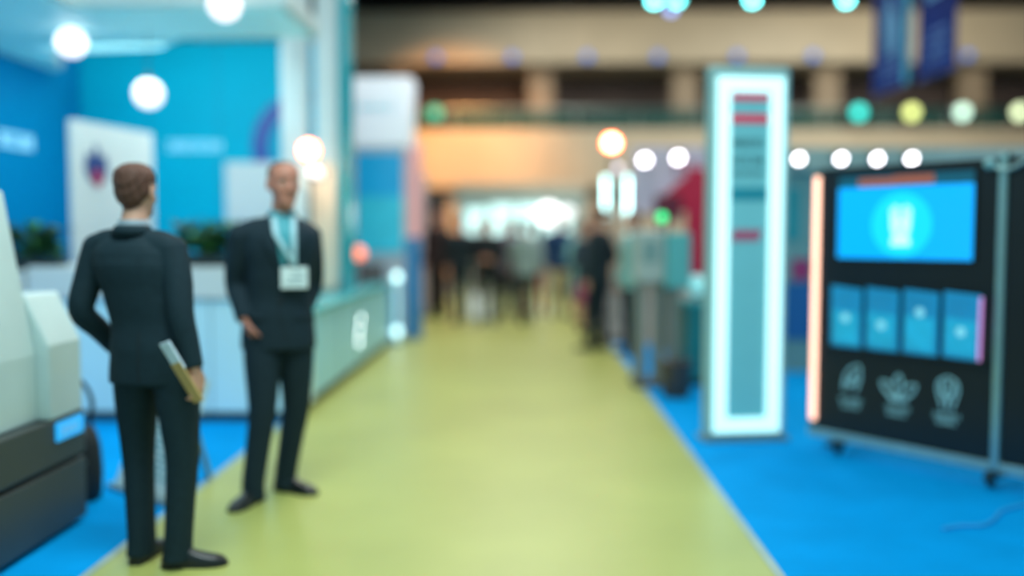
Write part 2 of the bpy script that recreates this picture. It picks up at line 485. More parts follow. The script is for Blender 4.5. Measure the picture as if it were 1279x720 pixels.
# far gallery wall: upper fascia, dark recess with pillars, lower fascia, wall below
struct(MB().box(-11, 18, 33.0, 33.2, 0, 9.4).build('wall_far', mat('dim gallery back wall', '453d3d', .8, var=.15, scale=.5)))
struct(MB().box(-11, 18, 30.0, 33.0, 6.95, 8.62).build('trim_3', beige, bevel=.03))
struct(MB().box(-11, 18, 30.0, 33.0, 2.95, 4.85).build('trim_4', beige, bevel=.03))
struct(MB().box(-11, 18, 30.6, 30.8, 0, 2.95).build('wall_far_lower', mat('pale beige lower wall', 'b5aa96', .7, var=.08, scale=.8)))
struct(MB().box(-11, -10.8, 3, 33, 0, 9.4).build('wall_left', mat('grey hall side wall', '59605f', .8, var=.1, scale=.6)))
struct(MB().box(17.8, 18, 3, 33, 0, 9.4).build('wall_right', M.get('x') or mat('grey hall right wall', '6b6257', .8, var=.1, scale=.6)))

pil_m = mat('beige gallery pillar', '8f826f', .7, var=.06, scale=2)
pillars = []
for i, (px, ) in enumerate(((-4.25,), (.38,), (5.05,), (9.65,), (14.32,))):
    t = thing('gallery_pillar', ['beige gallery pillar left of the aisle, hidden behind the display tower', 'beige gallery pillar above the end of the aisle, left of the glowing totem', 'beige gallery pillar right behind the head of the glowing totem', 'beige gallery pillar left of the hanging blue banners', 'beige gallery pillar right of the hanging blue banners'][i], 'pillar', (px * 1.02, 31.0, 4.85), 0, 'square pillars along the gallery')
    MB().box(-.42, .42, -.15, .4, .12, 1.98).build('shaft', pil_m, t, bevel=.02)
    MB().box(-.47, .47, -.2, .45, 0, .12).build('base', pil_m, t, bevel=.01)
    MB().box(-.47, .47, -.2, .45, 1.98, 2.1).build('capital', pil_m, t, bevel=.01)
# glass railing of the gallery
t = thing('gallery_railing', 'teal glass railing with thin rail along the gallery edge', 'railing', (3.5, 30.25, 4.85))
gl = mat('teal glass', '145a57', .6, var=.0, alpha=.45, spec=.1)
for i in range(14):
    MB().box(-14 + i * 2 + .04, -12 + i * 2 - .04, -.01, .01, .05, .62).build('glass_panel', gl, t)
MB().tube([(-14.2, 0, .66), (14, 0, .66)], .03, 8, 1).build('handrail', mm('brushed steel', '8b9698', .35, 1), t)
for i in range(15):
    MB().cyl((-14 + i * 2, 0, 0), (-14 + i * 2, 0, .66), .02, n=8).build('post', mm('brushed steel', '8b9698', .35, 1), t)

metal_dark = mat('dark lamp housing', '23282b', .45, .3)
def lamp_mat(name, hexa, s): return mm(name, hexa, .4, var=0, emit=hexa, es=s)

def spot_lamp(label, loc, r, emit, direction=(0, -1, 0), group=None, name='spotlight', ext=.12, arm=None, top=None):
    """cylindrical spotlight: housing, bright lens, bracket"""
    t = thing(name, label, 'lamp', loc, 0, group)
    d = V(direction).normalized()
    MB().lathe([(r * .55, -r * 2.4), (r * .9, -r * 2.2), (r * 1.1, -r * .6), (r * 1.16, .0), (r * 1.16, .02 * 1), (r * 1.02, .02), (r * 1.0, -.005)], m=d.to_track_quat('Z', 'Y').to_matrix()).build('housing', metal_dark, t, 45)
    MB().lathe([(r * .98, 0.0), (r * .9, r * .22), (r * .55, r * .42), (.0005, r * .5)], m=d.to_track_quat('Z', 'Y').to_matrix()).build('lens', emit, t, 60)
    b = MB()
    a = V(arm) if arm else V((0, 0, ext))
    s = d.cross(V((0, 0, 1))).normalized() if abs(d.z) < .9 else V((1, 0, 0))
    mid = -d * r * 1.2
    b.tube([mid + s * r * 1.25, mid + s * r * 1.3 + a * .4, mid + a * .62, mid - s * r * 1.3 + a * .4, mid - s * r * 1.25], r * .1, 8, 5)
    b.tube([mid + a * .6, mid + a], r * .12, 8, 1)
    b.build('bracket', metal_dark, t, 'all')
    return t

# gallery floodlights
for px, hexa, nm, lab in ((10.37, '35cfc4', 'teal', 'teal floodlight at the gallery edge below the left blue banner'), (12.02, 'd6e38a', 'lime', 'yellow-green floodlight at the gallery edge between the two blue banners'),
                      (13.6, 'c8f0dc', 'mint', 'greenish white floodlight at the gallery edge below the right blue banner'), (15.38, 'dff0c0', 'pale', 'pale greenish floodlight at the right end of the gallery edge'),
                      (-3.0, '2fae9c', 'dim teal', 'dim teal floodlight at the gallery edge beside the display tower')):
    s = 1.0 if nm == 'dim teal' else 2.3
    spot_lamp(lab, (px, 29.45, 5.28), .2, lamp_mat('flood ' + nm, hexa, s), (0, -1, -.25), 'floodlights along the gallery', 'floodlight', .1, arm=(0, .37, -.5))
# little blue lamps under the upper fascia
for i, px in enumerate((-3.0, -.55, 1.85, 4.1, 6.62, 9.03, 13.9)):
    spot_lamp(['leftmost small blue lamp under the gallery fascia, beside the display tower', 'small blue lamp under the gallery fascia, second from the left', 'small blue lamp under the gallery fascia, above the orange spotlight', 'small blue lamp under the gallery fascia, left of the totem', 'small blue lamp under the gallery fascia, right over the totem', 'small blue lamp under the gallery fascia, left of the blue banners', 'small blue lamp under the gallery fascia, right of the blue banners'][i],
              (px, 29.85, 7.12), .13, lamp_mat('blue lamp', '3f7fe0', .9), (0, -1, -.2), 'small blue lamps under the gallery fascia', 'fascia_lamp', arm=(0, .2, .1))
# hanging ceiling spots on a truss
alu = mat('aluminium', '93a5a6', .38, .85, var=.05)
tr = thing('ceiling_truss', 'aluminium lighting truss hanging under the dark ceiling', 'truss', (4.6, 20.2, 6.75))
b = MB()
for y in (-.15, .15):
    for z in (0, .3): b.tube([(-4, y, z), (4, y, z)], .025, 8, 1)
b.build('chord', alu, tr, 'all')
b = MB()
for i in range(16):
    x = -4 + i * .5
    b.tube([(x, -.15, 0), (x + .5, -.15, .3)], .012, 6, 1); b.tube([(x, .15, 0), (x + .5, .15, .3)], .012, 6, 1); b.tube([(x, -.15, 0), (x + .5, .15, 0)], .012, 6, 1)
b.build('lacing', alu, tr)
for x in (-3.5, 3.5): MB().tube([(x, 0, .3), (x, 0, 2.65)], .012, 6, 1).build('hanger', alu, tr)
for i, (x, z, h, s) in enumerate(((2.66, 6.45, '66f0f0', 14), (3.14, 6.45, '66f0f0', 10), (4.74, 6.46, '66f0f0', 14), (6.72, 6.45, '66f0f0', 14), (2.94, 6.12, '8fa8f0', 3))):
    spot_lamp(['cyan spotlight on the ceiling truss, leftmost', 'cyan spotlight on the ceiling truss, second from the left', 'cyan spotlight on the ceiling truss, above the totem', 'cyan spotlight on the ceiling truss, nearest the blue banners', 'dim lilac spotlight hanging lowest on the ceiling truss'][i], (x, 20 if i < 4 else 19.5, z), .11 if i < 4 else .09, lamp_mat('truss lamp ' + h + str(s), h, s), (0, -1, -.3), 'spotlights on the ceiling truss', 'spotlight', .25, arm=(0, .05 if i < 4 else .5, 6.75 - z))

# ================================================================== LEFT BOOTH
wall_blue = mat('blue booth wall', '0081b4', .5, var=.05, scale=.7, spec=.08)
wall_cyan = mat('cyan booth wall', '00b0cf', .5, var=.05, scale=.7, spec=.08)
pale = mat('white booth laminate', 'c9dcda', .4, var=.04, scale=2)
pale_m = mat('white matt panel', 'd4d8d6', .5, var=.03, scale=2)
glyph = mat('pale blue lettering', 'a8e6f6', .5, var=0, emit='a8e6f6', es=.4)

def glyphs(mb, x, z, n, h, y, seed, w=.6, gap=.28, st=.16, m=None, dy=.012):
    """a line of letter-like strokes (upright marks the photograph leaves unreadable)"""
    rnd = random.Random(seed)
    for i in range(n):
        cw = h * w; x0 = x + i * (cw + h * gap); s = h * st
        k = rnd.randrange(5)
        if k in (0, 2, 3): mb.box(x0, x0 + s, y - dy, y, z, z + h, m)
        if k in (0, 1, 3): mb.box(x0 + cw - s, x0 + cw, y - dy, y, z, z + h, m)
        if k in (1, 2, 4): mb.box(x0 + .001, x0 + cw - .001, y - dy, y, z + h - s, z + h, m)
        if k in (0, 4): mb.box(x0 + .001, x0 + cw - .001, y - dy, y, z + h * .5 - s / 2, z + h * .5 + s / 2, m)
        if k in (2, 4, 1): mb.box(x0 + .001, x0 + cw - .001, y - dy, y, z, z + s, m)
        if k == 4: mb.box(x0 + cw * .4, x0 + cw * .4 + s, y - dy, y, z + s, z + h - s, m)
    return mb

bw = thing('booth_back_wall', 'bright cyan back wall of the left booth with a dark blue ring and small lettering', 'booth wall', (-3.7, 11.0, 0))
MB().box(-1.65, 1.2, 0, .1, 0, 3.75).build('wall_panel', wall_cyan, bw)
b = MB()
for x in (-.85, .0, .78): b.box(x - .004, x + .004, -.004, .0, 0, 3.75)
b.build('panel_joint', mat('joint grey', '0d7da3', .6), bw)  # joints drawn as thin darker strips
glyphs(MB(), -.62, 2.46, 7, .11, -.003, 3, dy=.01).build('lettering', glyph, bw)
b = MB()
N = 40; ci, co = .45, .65; cx, cz = 1.05, 2.5
rg = []
for i in range(N + 1):
    a = R(84) + R(192) * i / N
    rg.append([V((cx + r * math.cos(a), y, cz + r * math.sin(a))) for r, y in ((ci, -.02), (co, -.02), (co, -.001), (ci, -.001))])
b.loft(rg)
b.build('ring_emblem', mat('dark blue ring', '06489c', .45), bw)

lw = thing('booth_side_wall', 'deeper blue left side wall of the booth with pale lettering', 'booth wall', (-5.35, 8.0, 0))
MB().box(-.1, 0, -3.5, 3.0, 0, 3.75).build('wall_panel', wall_blue, lw)
rm = Matrix.Rotation(R(90), 4, 'Z')
glyphs(MB(), 1.25, 2.36, 5, .15, .0, 5, m=rm, dy=.012).build('lettering', glyph, lw)
struct_m = None

cv = thing('booth_canopy', 'pale canopy ceiling with added glow and cut corner, hanging over the left booth', 'canopy', (0, 0, 3.28))
poly = [(-1.95, 7.47), (-3.66, 7.47), (-3.68, 4.0), (-5.34, 4.0), (-5.34, 10.3), (-5.2, 10.3), (-4.83, 9.34), (-3.6, 9.12), (-3.23, 8.68), (-1.95, 8.63)]
MB().prism(poly, 'z', .02, .16).build('raft', pale, cv, bevel=.01)
inner = [(-2.0, 7.52), (-3.71, 7.52), (-3.73, 4.05), (-5.29, 4.05), (-5.29, 10.25), (-5.23, 10.25), (-4.86, 9.3), (-3.63, 9.07), (-3.25, 8.63), (-2.0, 8.58)]
MB().prism(inner, 'z', 0, .018).build('underside_glow', mat('canopy underside glow', 'bfe8e6', .5, var=.03, scale=1, emit='5fc4c8', es=.2), cv)  # emission added to brighten the canopy underside and the booth walls
for x, y in ((-2.2, 8), (-3.4, 8), (-5, 5), (-5, 9)):
    MB().tube([(x, y, .16), (x, y, 6.1)], .006, 6, 1).build('suspension_wire', alu, cv)

globe_m = mat('opal glass globe', 'f6eef0', .3, var=0, emit='f4e9ee', es=1.25)
for i, (x, z) in enumerate(((-4.06, 3.16), (-3.38, 2.71), (-2.67, 3.47))):
    y = (8.2, 8.2, 7.2)[i]
    if i == 2: x, z = -2.36, 3.24
    t = thing('globe_lamp', ['glowing white globe lamp hanging nearest the deep blue side wall', 'lowest glowing white globe lamp, above the back of the turned man', 'glowing white globe lamp highest, at the edge of the canopy'][i], 'lamp', (x, y, z), 0, 'globe lamps over the left booth')
    MB().sph((0, 0, 0), .125, n=32).build('globe', globe_m, t, 'all')
    MB().lathe([(.03, .118), (.032, .15), (.018, .165), (.006, .19)], n=16).build('cap', metal_dark, t, 45)
    topz = 3.27 - z
    if i == 2: topz = 9.38 - z
    MB().tube([(0, 0, .18), (0, 0, topz)], .003, 6, 1).build('cord', metal_dark, t)

# tall white panel with emblem, standing behind the counter
ang = math.atan2(9.05 - 7.9, -3.7 + 3.92)
t = thing('standing_banner', 'tall white standing banner with small blue and red emblem, behind the counter', 'banner', (-3.92, 7.9, 0), ang)
MB().box(0, 1.17, 0, .05, .03, 2.45).build('board', pale_m, t, bevel=.006)
b = MB()
for x in (.12, .95): b.box(x, x + .1, -.2, .25, 0, .03)
b.build('foot', alu, t, bevel=.005)
e = MB()
ex, ez = .30, 2.06
e.prism([(ex - .02, ez + .2), (ex + .02, ez + .2), (ex + .04, ez + .1), (ex + .13, ez + .12), (ex + .16, ez - .02), (ex + .1, ez - .12), (ex + .03, ez - .16), (ex - .03, ez - .16), (ex - .1, ez - .12), (ex - .16, ez - .02), (ex - .13, ez + .12), (ex - .04, ez + .1)], 'y', -.008, -.0005)
e.build('emblem', mat('navy emblem', '1d3f7a', .5), t)
e = MB(); e.prism([(ex - .06, ez - .03), (ex + .06, ez - .03), (ex + .06, ez - .12), (ex, ez - .19), (ex - .06, ez - .12)], 'y', -.016, -.009)
e.build('emblem_shield', mat('red emblem shield', 'b0264a', .5), t)

# white picture board on the back wall behind the bald man
t = thing('wall_board', 'blank white square board on the cyan wall behind the man with the badge', 'board', (-3.31, 10.97, 1.6))
MB().box(-.29, .29, -.03, .02, .02, .7).build('board', pale_m, t, bevel=.006)
MB().box(-.31, .31, -.02, .03, 0, .72).build('frame', pale, t, bevel=.004)

# pillars of the booth front
post_m = mat('white booth post', 'c4d2d4', .45, var=.03, scale=2, spec=.2)
t = thing('booth_post', 'white square booth post on the desk, left one, before the dark blue ring', 'post', (-2.345, 9.3, .85))
MB().box(-.125, .125, -.1, .1, .08, 4.0).build('shaft', post_m, t, bevel=.008)
MB().box(-.15, .15, -.125, .125, 0, .08).build('base_plate', alu, t, bevel=.006)
t = thing('booth_post', 'white square booth post on the desk with teal glass fin at the booth corner', 'post', (-2.13, 9.9, .85))
MB().box(-.13, .1, -.1, .1, .08, 4.1).build('shaft', post_m, t, bevel=.008)
MB().box(-.16, .13, -.125, .125, 0, .08).build('base_plate', alu, t, bevel=.006)
MB().box(.115, .2, -.06, .3, .02, 4.1).build('glass_fin', mat('teal booth glass', '19a9b8', .15, var=.05, spec=.6), t, bevel=.004)

# cream door-like lit panel beyond the bald man
t = thing('booth_partition', 'cream partition panel lit warm by the orange lamp beside the booth post', 'panel', (-2.32, 9.55, .85))
MB().box(-.1, .3, .0, .04, .05, 1.35).build('panel', mat('cream panel', 'e9d9c4', .5, var=.03), t, bevel=.004)
MB().box(-.12, .32, -.02, .06, 0, .05).build('base', alu, t, bevel=.004)

# bar counter (front), 1.2 m tall
ct = thing('bar_counter', 'tall white bar counter with thick pale top facing the two men', 'counter', (-2.42, 7.35, 0))
MB().box(-1.42, .62, -.28, .3, .08, .955).build('body', mat('pale teal counter front', 'd0f0f4', .4, var=.04, scale=1.5), ct, bevel=.006)
MB().box(-1.46, .66, -.32, .34, .965, 1.215).build('counter_top', mat('warm white counter top', 'dcdcd6', .35, var=.03, scale=2), ct, bevel=.012)
MB().box(-1.38, .58, -.24, .26, 0, .08).build('plinth', mat('dark plinth', '2c3335', .5), ct)
b = MB()
for x in (-.75, -.05): b.box(x - .004, x + .004, -.283, -.278, .08, .955)
b.build('panel_joint', mm('joint grey.2', '6f8c8c', .6), ct)  # thin darker strips mark the counter's panel joints
# low reception desk along the aisle
dk = thing('reception_desk', 'long low white reception desk with teal top running along the aisle', 'desk', (-2.15, 10.2, 0))
MB().box(-.3, .34, -2.46, 1.7, .1, .8).build('body', mat('pale grey desk front', '9cdaea', .4, var=.05, scale=1.2), dk, bevel=.006)
MB().box(-.34, .38, -2.48, 1.74, .8, .85).build('desk_top', mat('teal glass desk top', '5cc3cb', .2, var=.05, scale=1), dk, bevel=.008)
MB().box(-.26, .29, -2.42, 1.65, 0, .1).build('plinth', mm('dark brown plinth', '3a3432', .5), dk)
b = MB()
for y in (-1.5, -.5, .5): b.box(.337, .343, y - .004, y + .004, .1, .8)
b.build('panel_joint', mm('joint grey.2', '6f8c8c', .6), dk)  # thin darker strips at the desk joints
led = lamp_mat('white disc glow', 'e6fafa', 9)
for i, (y, z) in enumerate(((9.75, .56), (9.66, .44), (9.62, .33))):  # emissive discs for three bright spots on the desk front
    t = thing('desk_disc', ['round white glowing disc on the desk front, uppermost of three', 'round white glowing disc on the desk front, middle of three', 'round white glowing disc on the desk front, lowest of three'][i], 'lamp', (-1.805, y, z), 0, 'round glowing discs on the desk front')
    q = V((1, 0, 0)).to_track_quat('Z', 'Y').to_matrix()
    MB().lathe([(.06, 0), (.06, .012), (.05, .016), (.048, .008)], m=q).build('bezel', alu, t, 45)
    MB().lathe([(.046, .008), (.03, .013), (.001, .015)], m=q).build('lens', led, t, 60)
# small grey cupboard left end behind the plants
t = thing('cupboard', 'grey cupboard with white top under the left planter', 'cupboard', (-4.16, 7.3, 0))
MB().box(-.45, .24, -.24, .3, .06, .98).build('body', mat('grey cupboard front', '7f9698', .45, var=.05), t, bevel=.006)
MB().box(-.42, .21, -.2, .27, 0, .06).build('plinth', mm('dark brown plinth', '3a3432', .5), t)
MB().box(-.48, .255, -.29, .33, .985, 1.185).build('worktop', mm('warm white counter top.2', 'd7dad6', .35), t, bevel=.012)
MB().box(-.1, -.085, -.26, -.235, .45, .7).build('door_handle', alu, t, bevel=.003)

# plants in troughs on the counter
leaf_ms = [mat('deep green leaf', '154428', .45, var=.25, scale=25), mat('fresh green leaf', '4a8a34', .45, var=.25, scale=25)]
def leaf_geo(mb, base, d, length, width):
    d = V(d).normalized(); s = d.cross(V((0, 0, 1))); s = s.normalized() if s.length > .05 else V((1, 0, 0)); n = s.cross(d)
    k = 6; rows = []
    for i in range(k + 1):
        u = i / k; w = width * math.sin(PI * min(u * .93 + .07, 1)) ** .8 * .5 + .001
        c = V(base) + d * (length * u) - V((0, 0, 1)) * (length * .35 * u * u)
        rows.append((c - s * w + n * w * .25, c - V((0, 0, .0015)), c + s * w + n * w * .25))
    top = [p for r in rows for p in r]; bot = [p - n * .0015 for p in top]; m_ = len(top); fs = []
    for i in range(k):
        for j in range(2):
            a = i * 3 + j; fs += [(a, a + 1, a + 4, a + 3), (m_ + a, m_ + a + 3, m_ + a + 4, m_ + a + 1)]
        fs += [(i * 3, i * 3 + 3, m_ + i * 3 + 3, m_ + i * 3), (i * 3 + 2, m_ + i * 3 + 2, m_ + i * 3 + 5, i * 3 + 5)]
    mb.poly_mesh(top + bot, fs)
def planter(label, loc, length, seed):
    rnd = random.Random(seed)
    t = thing('planter', label, 'plant', loc, 0, 'planters on the booth counter')
    b = MB(); b.box(-length / 2, length / 2, -.07, .07, 0, .09); b.build('trough', mat('dark planter trough', '1d2a2b', .5), t, bevel=.006)
    MB().box(-length / 2 + .012, length / 2 - .012, -.058, .058, .088, .096).build('soil', mm('soil', '2a221b', .9), t)
    for k in range(2):
        mb = MB()
        for i in range(int(length * (300 if k == 0 else 110))):
            x = rnd.uniform(-length / 2 + .03, length / 2 - .03); y = rnd.uniform(-.05, .05); z = .09 + rnd.random() ** 1.2 * .22
            a = rnd.uniform(0, 2 * PI); el = rnd.uniform(.1, 1.3)
            leaf_geo(mb, (x, y, z), (math.cos(a) * math.cos(el), math.sin(a) * math.cos(el), math.sin(el)), rnd.uniform(.08, .16), rnd.uniform(.04, .07))
        mb.build('foliage', leaf_ms[k], t, 60)
    mb = MB()
    for i in range(int(length * 26)):
        x = -length / 2 + .04 + (length - .08) * rnd.random(); y = rnd.uniform(-.04, .04)
        mb.tube([(x, y, .09), (x + rnd.uniform(-.03, .03), y + rnd.uniform(-.02, .02), .2), (x + rnd.uniform(-.06, .06), y + rnd.uniform(-.04, .04), .3 + rnd.random() * .05)], .003, 5, 3)
    mb.build('stem', leaf_ms[0], t, 'all')
planter('dark green leafy planter on the grey cupboard left of the turned man', (-3.92, 7.14, 1.185), .56, 4)
planter('dark green leafy planter on the bar counter between the two men', (-2.48, 7.16, 1.216), .62, 9)
planter('small dark green planter on the reception desk right of the badge man', (-2.2, 10.75, .85), .3, 11)

# ================================================================== KIOSK, left foreground
kb_m = mat('charcoal kiosk base', '39403f', .42, var=.08, scale=3)
kw_m = mat('white kiosk shell', 'c4d8d6', .35, var=.04, scale=3)
k = thing('information_kiosk', 'white information kiosk with tilted screen on charcoal base at the left edge', 'kiosk', (-2.27, 4.2, 0))
MB().box(-.75, .0, -1.6, .42, .36, .58).build('base_upper', kb_m, k, bevel=.01)
MB().box(-.75, .0, -1.6, .42, .03, .335).build('base_lower', kb_m, k, bevel=.01)
MB().box(-.73, -.025, -1.58, .4, .33, .365).build('base_groove', mm('black gap', '121618', .6), k)
MB().box(-.7, -.05, -1.5, .36, 0, .035).build('plinth', mm('black gap', '121618', .6), k)
MB().prism([(-.06, .58), (-.06, .9), (-.19, 1.67), (-.33, 1.67), (-.68, .58)], 'y', -1.6, .08).build('shell', kw_m, k, bevel=.012)
# screen lies on the slanted face
sl = V((-.13, 0, .77)).normalized(); nn = V((.77, 0, .13)).normalized()
def slant(u0, u1, y0, y1, off, th):
    o = V((-.06, 0, .9)); b = MB(); vs = []
    for d in (off - th, off):
        for u, y in ((u0, y0), (u1, y0), (u1, y1), (u0, y1)): vs.append(o + sl * u + V((0, y, 0)) + nn * d)
    b.poly_mesh(vs, [(0, 1, 2, 3), (7, 6, 5, 4), (0, 4, 5, 1), (1, 5, 6, 2), (2, 6, 7, 3), (3, 7, 4, 0)])
    return b
slant(.2, .62, -1.35, -.22, .012, .02).build('screen', mat('black kiosk screen', '0e171a', .12, var=0, spec=.5), k, bevel=.003)
slant(.16, .66, -1.39, -.18, .006, .02).build('screen_bezel', mm('kiosk bezel', '5c7274', .4), k, bevel=.003)
MB().prism([(.0, .58), (.0, .94), (-.11, 1.18), (-.5, 1.18), (-.5, .58)], 'y', .085, .4).build('side_block', kw_m, k, bevel=.012)
MB().box(.0, .012, .12, .38, .47, .56).build('badge', mat('blue lit badge', '1f9fe0', .3, var=0, emit='1fa3ea', es=.7), k, bevel=.004)
b = MB(); glyphs(b, .15, .495, 5, .04, -.0125, 8, m=Matrix.Rotation(R(90), 4, 'Z'), dy=.003); b.build('badge_lettering', mm('badge letters', 'bfe6f5', .5, var=0), k)

# black bag on the carpet by the kiosk
t = thing('shoulder_bag', 'black shoulder bag standing on the blue carpet beside the kiosk', 'bag', (-2.52, 4.96, 0), R(15))
b = MB()
rings = []
for z, w, d in ((.0, .13, .07), (.02, .15, .085), (.15, .16, .09), (.3, .15, .08), (.38, .13, .06), (.41, .11, .035)):
    rings.append([V((w * math.copysign(abs(math.cos(a)) ** .6, math.cos(a)), d * math.copysign(abs(math.sin(a)) ** .6, math.sin(a)), z)) for a in [2 * PI * q / 24 for q in range(24)]])
b.loft(rings); blk = mat('black nylon', '14191b', .6, var=.15, scale=30, bump=.2); b.build('body', blk, t, 50)
MB().tube([(-.1, 0, .4), (-.11, .01, .55), (-.04, .02, .66), (.05, .02, .66), (.11, .01, .55), (.1, 0, .4)], .012, 8, 6).build('strap', blk, t, 'all')
b = MB(); b.box(-.11, .11, -.112, -.085, .05, .22); b.build('pocket', blk, t, bevel=.015)
MB().box(-.1, .1, -.118, -.11, .225, .235).build('zipper', alu, t)

# leaning poster stand
A0 = V((-2.41, 5.22, 0)); A1 = V((-1.95, 4.86, 0))
yaw = math.atan2(A1.y - A0.y, A1.x - A0.x)
t = thing('poster_stand', 'small white poster stand with red and teal print behind the legs of the turned man', 'poster stand', (*A0[:2], 0), yaw)
tilt = Matrix.Rotation(R(-22), 4, 'X')
MB().box(0, .58, 0, .02, .03, .70, tilt).build('board', mat('white poster board', 'cfe0de', .45, var=.05, scale=9), t, bevel=.004)
MB().box(.26, .3, .02, .04, .0, .62, Matrix.Translation((0, .42, 0)) @ Matrix.Rotation(R(16), 4, 'X')).build('back_leg', alu, t)
MB().box(-.01, .59, -.04, .06, 0, .03).build('foot_rail', alu, t, bevel=.004)
b = MB()
for i, (x, z, r) in enumerate(((.36, .53, .05), (.44, .5, .032), (.31, .48, .028))):
    b.cyl(tilt @ V((x, -.003, z)), tilt @ V((x, .0, z)), r, n=18)
b.build('red_print', mm('red poster print', 'b23a52', .5), t)
b = MB()
rnd = random.Random(3)
for i in range(9):
    z = .40 - i * .036
    x = .05
    while x < .5:
        w = rnd.uniform(.03, .12); b.box(x, min(x + w, .53), -.003, 0, z, z + .016, tilt); x += w + .03
b.build('teal_print', mm('teal poster print', '5f9ea3', .5), t)

# ================================================================== MEN IN FRONT
suit1 = mat('dark teal black suit', '162b33', .78, var=.12, scale=40, bump=.25, bscale=25, spec=.25)
suit2 = mat('charcoal suit', '182a33', .78, var=.12, scale=40, bump=.25, bscale=25, spec=.25)
shoe_m = mat('black leather', '0f1618', .3, var=.05)
hair1 = mat('short brown hair', '5a3424', .6, var=.35, scale=120, bump=.4, bscale=300)
hair2 = mat('cropped grey brown hair', '7d5a4a', .7, var=.2, scale=150)
shirt1 = mat('dusky shirt', '7f8f98', .6, var=.03)
shirt2 = mat('teal shirt', '3f9aa6', .6, var=.05)

yaw1 = R(-8)
J1 = {'pelvis': (0, 0, .95), 'neck': (-.085, .01, 1.475), 'head': (.0, .01, 0),
      'shoulderR': (.095, -.03, 1.40), 'elbowR': (.16, -.11, 1.12), 'wristR': (.215, -.12, .885),
      'shoulderL': (-.262, .04, 1.41), 'elbowL': (-.325, -.005, 1.13), 'wristL': (-.245, .15, .945),
      'hipR': (.097, -.03, .91), 'kneeR': (.13, -.05, .49), 'ankleR': (.118, -.085, .085), 'toeR': (1, .15),
      'hipL': (-.105, .03, .91), 'kneeL': (-.105, .04, .49), 'ankleL': (-.078, -.01, .085), 'toeL': (.1, 1),
      'handR': {'dir': (.12, .1, -1), 'palm': (-1, .35, 0), 'thumb': (.4, 1, 0), 'curl': .55},
      'handL': {'dir': (.3, .1, -1), 'palm': (.9, -.2, 0), 'thumb': (.2, .9, 0), 'curl': .4}}
t1, jk1, f1, JL1 = near_person('man in dark suit seen from behind, short brown hair, papers in his right hand', 'person', (-1.665, 4.05, 0), yaw1, .995, J1, suit1, shoe_m, hair1, 'short', shirt1, -1, hem=.815, bulk=1.1, leg=1.06)
MBs = conform(f1['jacket'], [(JL1['pelvis'][0] - .003, .83), (JL1['pelvis'][0] - .003, 1.05)], [(JL1['pelvis'][0] + .003, .83), (JL1['pelvis'][0] + .003, 1.05)], 1, 10, .0015, .004, -1)
MBs.build('back_vent', mm('suit seam', '0f1c21', .9), jk1)

# papers held in his right hand
t = thing('folded_papers', 'folded tan and white papers held at the right side of the turned man', 'papers', (-1.447, 3.90, .80))
dv = V((-.125, -.055, .255)).normalized(); sv = V((.8, -.35, 0)); sv = (sv - dv * sv.dot(dv)).normalized(); nv_ = dv.cross(sv)
pm = Matrix(((sv.x, nv_.x, dv.x, 0), (sv.y, nv_.y, dv.y, 0), (sv.z, nv_.z, dv.z, 0), (0, 0, 0, 1)))
MB().box(-.032, .03, -.006, .004, -.06, .135, pm).build('tan_cover', mat('tan paper', 'c4a064', .6), t, bevel=.002)['label'] = 'tan lower part of the papers'
MB().box(-.03, .032, -.003, .008, .10, .235, pm).build('white_sheet', mat('pale blue white paper', 'd5e2f0', .55), t, bevel=.002)['label'] = 'white upper sheets'

yaw2 = R(200)
J2 = {'pelvis': (.06, .06, .99), 'neck': (.10, .025, 1.545), 'head': (.012, -.012, .0),
      'shoulderR': (-.105, -.035, 1.46), 'elbowR': (-.16, .02, 1.19), 'wristR': (-.085, -.075, 1.0),
      'shoulderL': (.222, .10, 1.46), 'elbowL': (.215, .22, 1.18), 'wristL': (.175, .07, .985),
      'hipR': (-.02, .03, .95), 'kneeR': (-.01, -.03, .51), 'ankleR': (-.06, -.05, .088), 'toeR': (-.28, -1),
      'hipL': (.145, .09, .95), 'kneeL': (.135, .13, .51), 'ankleL': (.06, .17, .088), 'toeL': (.9, -.42),
      'handR': {'dir': (.35, .25, -1), 'palm': (.9, .5, 0), 'thumb': (.5, -.9, 0), 'curl': .3},
      'handL': {'dir': (-.25, .02, -1), 'palm': (-.9, .3, 0), 'thumb': (-.3, -.9, 0), 'curl': .3}}
skin2 = mat('ruddy skin', 'bd7a64', .5, var=.06, scale=30)
t2, jk2, f2, JL2 = near_person('bald man in charcoal suit facing the camera with pale lanyard and white badge', 'person', (-1.45, 5.0, 0), yaw2, 1.045, J2, suit2, shoe_m, hair2, 'cropped', shirt2, 14, hem=.80, skin=skin2, hair_thick=.004, bulk=1.03, leg=1.12)
# in his own frame his right is +X (left in the photo)
sp = f2['spine']
cx = lambda z: sp(z)[0]
vb = 1.225
nx = JL2['neck'][0]
sh = conform(f2['jacket'], [(nx - .05, 1.50), (nx - .052, 1.42), (cx(vb) - .004, vb)], [(nx + .05, 1.50), (nx + .052, 1.42), (cx(vb) + .004, vb)], 12, 24, .003, .012)
so = sh.build('shirt', shirt2, t2, 'all')
for s in (-1, 1):
    lp = conform(f2['jacket'], [(nx + s * .045, 1.505), (nx + s * .055, 1.42), (cx(vb) + s * .002, vb - .01)], [(nx + s * .075, 1.50), (nx + s * .118, 1.375), (cx(vb) + s * .02, vb - .01)], 6, 22, .009, .014)
    lp.build('lapel', suit2, jk2, 'all')
    conform(f2['jacket'], [(cx(1.0) + s * .08, .985), (cx(1.0) + s * .08, .955)], [(cx(1.0) + s * .15, .99), (cx(1.0) + s * .15, .96)], 6, 2, .004, .006).build('pocket_flap', suit2, jk2, 'all')
